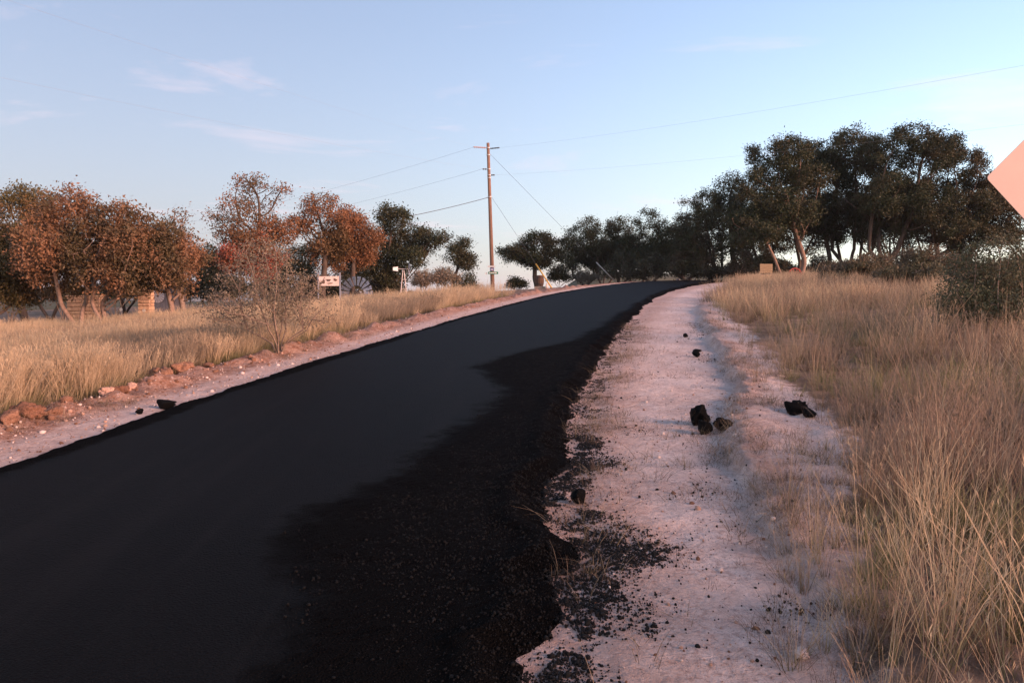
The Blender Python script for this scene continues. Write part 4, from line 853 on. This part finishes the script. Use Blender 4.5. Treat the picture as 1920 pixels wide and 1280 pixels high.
# stone wall, pillar, shed, drive behind the rust oaks
M_stone = simple('sandstone', (.50, .33, .21), (.36, .21, .13), .9, 5, 0, .6, .02, .15)
M_mortar = simple('mortar', (.34, .25, .19), None, .95, 9, 0, .3)
def stonework(name, label, cat, u0, u1, v_top, Y_, depth, sd, sh=.17):
    r = np.random.default_rng(sd); x0, x1 = gx(u0, Y_), gx(u1, Y_); xm = (x0 + x1) / 2; zb = Hs(xm, Y_) - .1; W_ = x1 - x0; Hh = gz(v_top, Y_) - zb
    root = thing(name, label, cat, (xm, Y_, zb)); MB().box((0, 0, Hh / 2 - .02), (W_ - .04, depth - .04, Hh - .04)).build('core', M_mortar, root)
    z_ = 0
    while z_ < Hh - .05:
        h_ = min(sh * r.uniform(.8, 1.2), Hh - z_); xq = -W_ / 2
        while xq < W_ / 2 - .03:
            w_ = min(r.uniform(.18, .38), W_ / 2 - xq)
            for sgn in (-1, 1): MB().box((xq + w_ / 2, sgn * (depth / 2 - .03), z_ + h_ / 2), (w_ - .022, .10 + r.uniform(0, .03), h_ - .02), bev=.02).build('stone', M_stone, root)
            xq += w_
        for sgn in (-1, 1): MB().box((sgn * (W_ / 2 - .02), 0, z_ + h_ / 2), (.08 + r.uniform(0, .02), depth - .2, h_ - .02), bev=.015).build('stone', M_stone, root)
        z_ += h_
    MB().box((0, 0, Hh + .02), (W_ + .08, depth + .1, .08), bev=.02).build('cap', M_stone, root)
    return root
stonework('stone_wall', 'low sunlit stone wall under the rusty oaks', 'wall', 131, 192, 556, 39, .45, 5)
stonework('stone_pillar', 'square sunlit stone pillar between the rusty oak trunks', 'pillar', 264, 286, 536, 38, .5, 6)
for u_, v_, Y_, nm in ((228, 580, 36, 'white marker post between the stone wall and the pillar'), (271, 582, 35.5, 'short white marker post at the foot of the stone pillar')):
    x_ = gx(u_, Y_); z_ = Hs(x_, Y_); hh_ = max(gz(v_ - 3, Y_) - z_, .35); t_ = thing('marker_post', nm, 'marker', (x_, Y_, z_))
    MB().box((0, 0, hh_ / 2 - .1), (.05, .05, hh_ + .2)).build('stake', M_tin, t_); MB().tube([(0, -.035, hh_ - .07), (0, -.05, hh_ - .07)], .07, 12).build('reflector', M_signwhite, t_)
M_shed = simple('shed_tin', (.20, .18, .19), (.14, .125, .13), .7, 3, .2, .2, .01, .2, (6, 1, .5))
SHY = 45.0; x_ = gx(304, SHY); z_ = Hs(x_, SHY); hh_ = gz(528, SHY) - z_
sh = thing('shed', 'small dark grey tin shed with star wheel behind the stone pillar', 'shed', (x_, SHY, z_))
for k in range(8): MB().box((-.56 + k * .16, 0 + .012 * (k % 2), hh_ / 2 - .1), (.158, .05, hh_ + .2)).build('panel', M_shed, sh)
for s_ in (-1, 1): MB().box((s_ * .66, .82, hh_ / 2 - .1), (.05, 1.6, hh_ + .2)).build('panel', M_shed, sh)
MB().box((0, 1.62, hh_ / 2 - .1), (1.26, .05, hh_ + .2)).build('panel', M_shed, sh)
MB().box((0, .8, hh_ + .04), (1.6, 2.0, .07), Matrix.Rotation(R(5), 3, 'X'), .01).build('roof', M_shed, sh)
wheel_blades(sh, Vector((-.18, -.07, gz(555, SHY) - z_)), .06, .36, 14, M_tinlit, .1, 'star_blade')
M_drive = simple('drive_gravel', (.36, .29, .28), (.28, .22, .21), .95, 3, 0, .5, .02, .1)
dx_ = np.linspace(-30, -25.2, 40); dv = np.linspace(0, 1, 6); DX, DV = np.meshgrid(dx_, dv); DXf = DX.ravel(); DYf = 47.5 + DV.ravel() * 3.2 + .05 * (DXf + 28) ** 2 * .2
ii = np.arange(len(DXf)).reshape(6, 40); qd = np.stack([ii[:-1, :-1], ii[:-1, 1:], ii[1:, 1:], ii[1:, :-1]], -1).reshape(-1, 4)
tag(obj('driveway', mesh_np('driveway', np.stack([DXf, DYf, H(DXf, DYf) + .05], 1), None, qd, [M_drive], True)), kind='structure')

# ------------------------------------------------------------------ things by the tall oaks and the lone oak
M_tan = simple('weathered_board', (.27, .19, .115), (.21, .145, .09), .85, 4, 0, .3, .01, .2, (1, 1, 6))
TY = 51.0; x_ = gx(1435, TY); z_ = Hs(x_, TY); tb_ = thing('notice_board', 'square tan board on dark legs beneath the tall oaks', 'board', (x_, TY, z_), R(4))
zt, zbm = gz(495, TY) - z_, gz(512, TY) - z_; bw = 24 / FPX * TY
for k in range(4):
    hk = (zt - zbm) / 4; MB().box((0, 0, zbm + hk * (k + .5)), (bw, .04, hk - .008), bev=.004).build('plank', M_tan, tb_)
for s_ in (-1, 1): MB().box((s_ * bw * .36, .05, zt / 2 - .15), (.08, .06, zt + .1)).build('leg', M_dark, tb_)
MB().box((0, .05, zbm - .12), (bw * .9, .05, .12)).build('rail', M_dark, tb_)
KY = 50.0
stonework('stone_edging', 'low grey stone edging below the tan board', 'edging', 1412, 1492, 517, KY, .3, 8, .16)
CY = 51.5; x_ = gx(1489, CY); z_ = Hs(x_, CY); cw = thing('wagon_wheel', 'rusty red wagon wheel leaning on the leaning oak trunk', 'wagon wheel', (x_, CY, z_), R(6))
c_ = Vector((0, 0, .46)); ring(c_, .42, .035).build('rim', M_redpaint, cw); MB().tube([c_ + Vector((0, -.08, 0)), c_ + Vector((0, .08, 0))], .08, 10).build('hub', M_redpaint, cw)
for k in range(10):
    a = math.pi / 5 * k; MB().tube([c_, c_ + Vector((math.cos(a) * .42, 0, math.sin(a) * .42))], .018, 5).build('spoke', M_redpaint, cw)
M_barrel = simple('barrel_wood', (.13, .07, .045), (.085, .045, .03), .8, 6, 0, .3, .01, .2, (1, 1, .3))
QY = 58.0; x_ = gx(1012, QY); z_ = Hs(x_, QY); bl_ = thing('barrel', 'brown wooden barrel standing on a stone slab by the lone oak', 'barrel', (x_, QY, z_)); bl_.scale = (.85, .85, .85)
MB().box((0, 0, .06), (.9, .8, .2), bev=.03).build('slab', M_mortar, bl_)
for k in range(14):
    a = 2 * math.pi * k / 14; e_ = Vector((math.cos(a), math.sin(a), 0)); tn = Vector((-math.sin(a), math.cos(a), 0)); m_ = MB(); V = []
    for zz_, rr_ in ((.17, .27), (.5, .34), (.75, .34), (1.08, .27)):
        w_ = rr_ * math.pi / 14 * .96
        V += [e_ * rr_ - tn * w_ + Vector((0, 0, zz_)), e_ * rr_ + tn * w_ + Vector((0, 0, zz_)), e_ * (rr_ - .03) + tn * w_ + Vector((0, 0, zz_)), e_ * (rr_ - .03) - tn * w_ + Vector((0, 0, zz_))]
    F = [(3, 2, 1, 0), (12, 13, 14, 15)] + [(l * 4 + i, l * 4 + (i + 1) % 4, l * 4 + 4 + (i + 1) % 4, l * 4 + 4 + i) for l in range(3) for i in range(4)]
    m_.add(V, F).build('stave', M_barrel, bl_)
for zz_ in (.35, .9): MB().tube([(0, 0, zz_ - .03), (0, 0, zz_ + .03)], .325, 20).build('hoop', M_dark, bl_)
MB().tube([(0, 0, 1.02), (0, 0, 1.05)], .25, 16).build('lid', M_barrel, bl_)
x_ = gx(1025, 57.5); z_ = Hs(x_, 57.5); j_ = thing('white_jug', 'small white jug beside the barrel and the yellow guy marker', 'jug', (x_, 57.5, z_))
MB().tube([(0, 0, -.02), (0, 0, .02), (0, 0, .2), (0, 0, .28), (0, 0, .34)], [.07, .08, .08, .045, .04], 12).build('body', M_board, j_, smooth=True)
MB().tube([(.03, 0, .3), (.10, 0, .28), (.10, 0, .12), (.06, 0, .1)], .012, 6).build('handle', M_board, j_)
# wire fence on the rise
M_post = simple('fence_post', (.15, .105, .085), (.10, .07, .055), .9, 9, 0, .4)
fps = []
fnc = thing('wire_fence', 'dark post and wire fence on the rise behind the bushes', 'fence', (gx(1860, 78), 78, Hs(gx(1860, 78), 78)))
for k, u_ in enumerate((1800, 1823, 1852, 1880, 1897, 1916, 1950, 1985)):
    x_ = gx(u_, 78); z_ = Hs(x_, 78); lo = Vector((x_, 78, z_)) - fnc.location; hh_ = 1.35 + .12 * math.sin(k * 2.3)
    MB().tube([lo - Vector((0, 0, .3)), lo + Vector((.03 * math.sin(k * 5), 0, hh_))], .07, 7).build('post', M_post, fnc); fps.append(lo)
for hz in (.45, .8, 1.15): MB().tube([p_ + Vector((0, -.08, hz)) for p_ in fps], .008, 4).build('strand', M_wire, fnc)

# ------------------------------------------------------------------ evening air between here and the hills
mh_, nt, b, out = nmat('haze'); nt.nodes.remove(b)
pv = nt.nodes.new('ShaderNodeVolumePrincipled'); pv.inputs['Density'].default_value = .00013; pv.inputs['Color'].default_value = (.76, .81, .92, 1)
nt.links.new(pv.outputs[0], out.inputs['Volume'])
tag(MB().box((0, 500, 24), (8200, 7200, 92)).build('haze', mh_), 'thin bluish evening haze lying over the whole landscape', 'haze', kind='stuff')
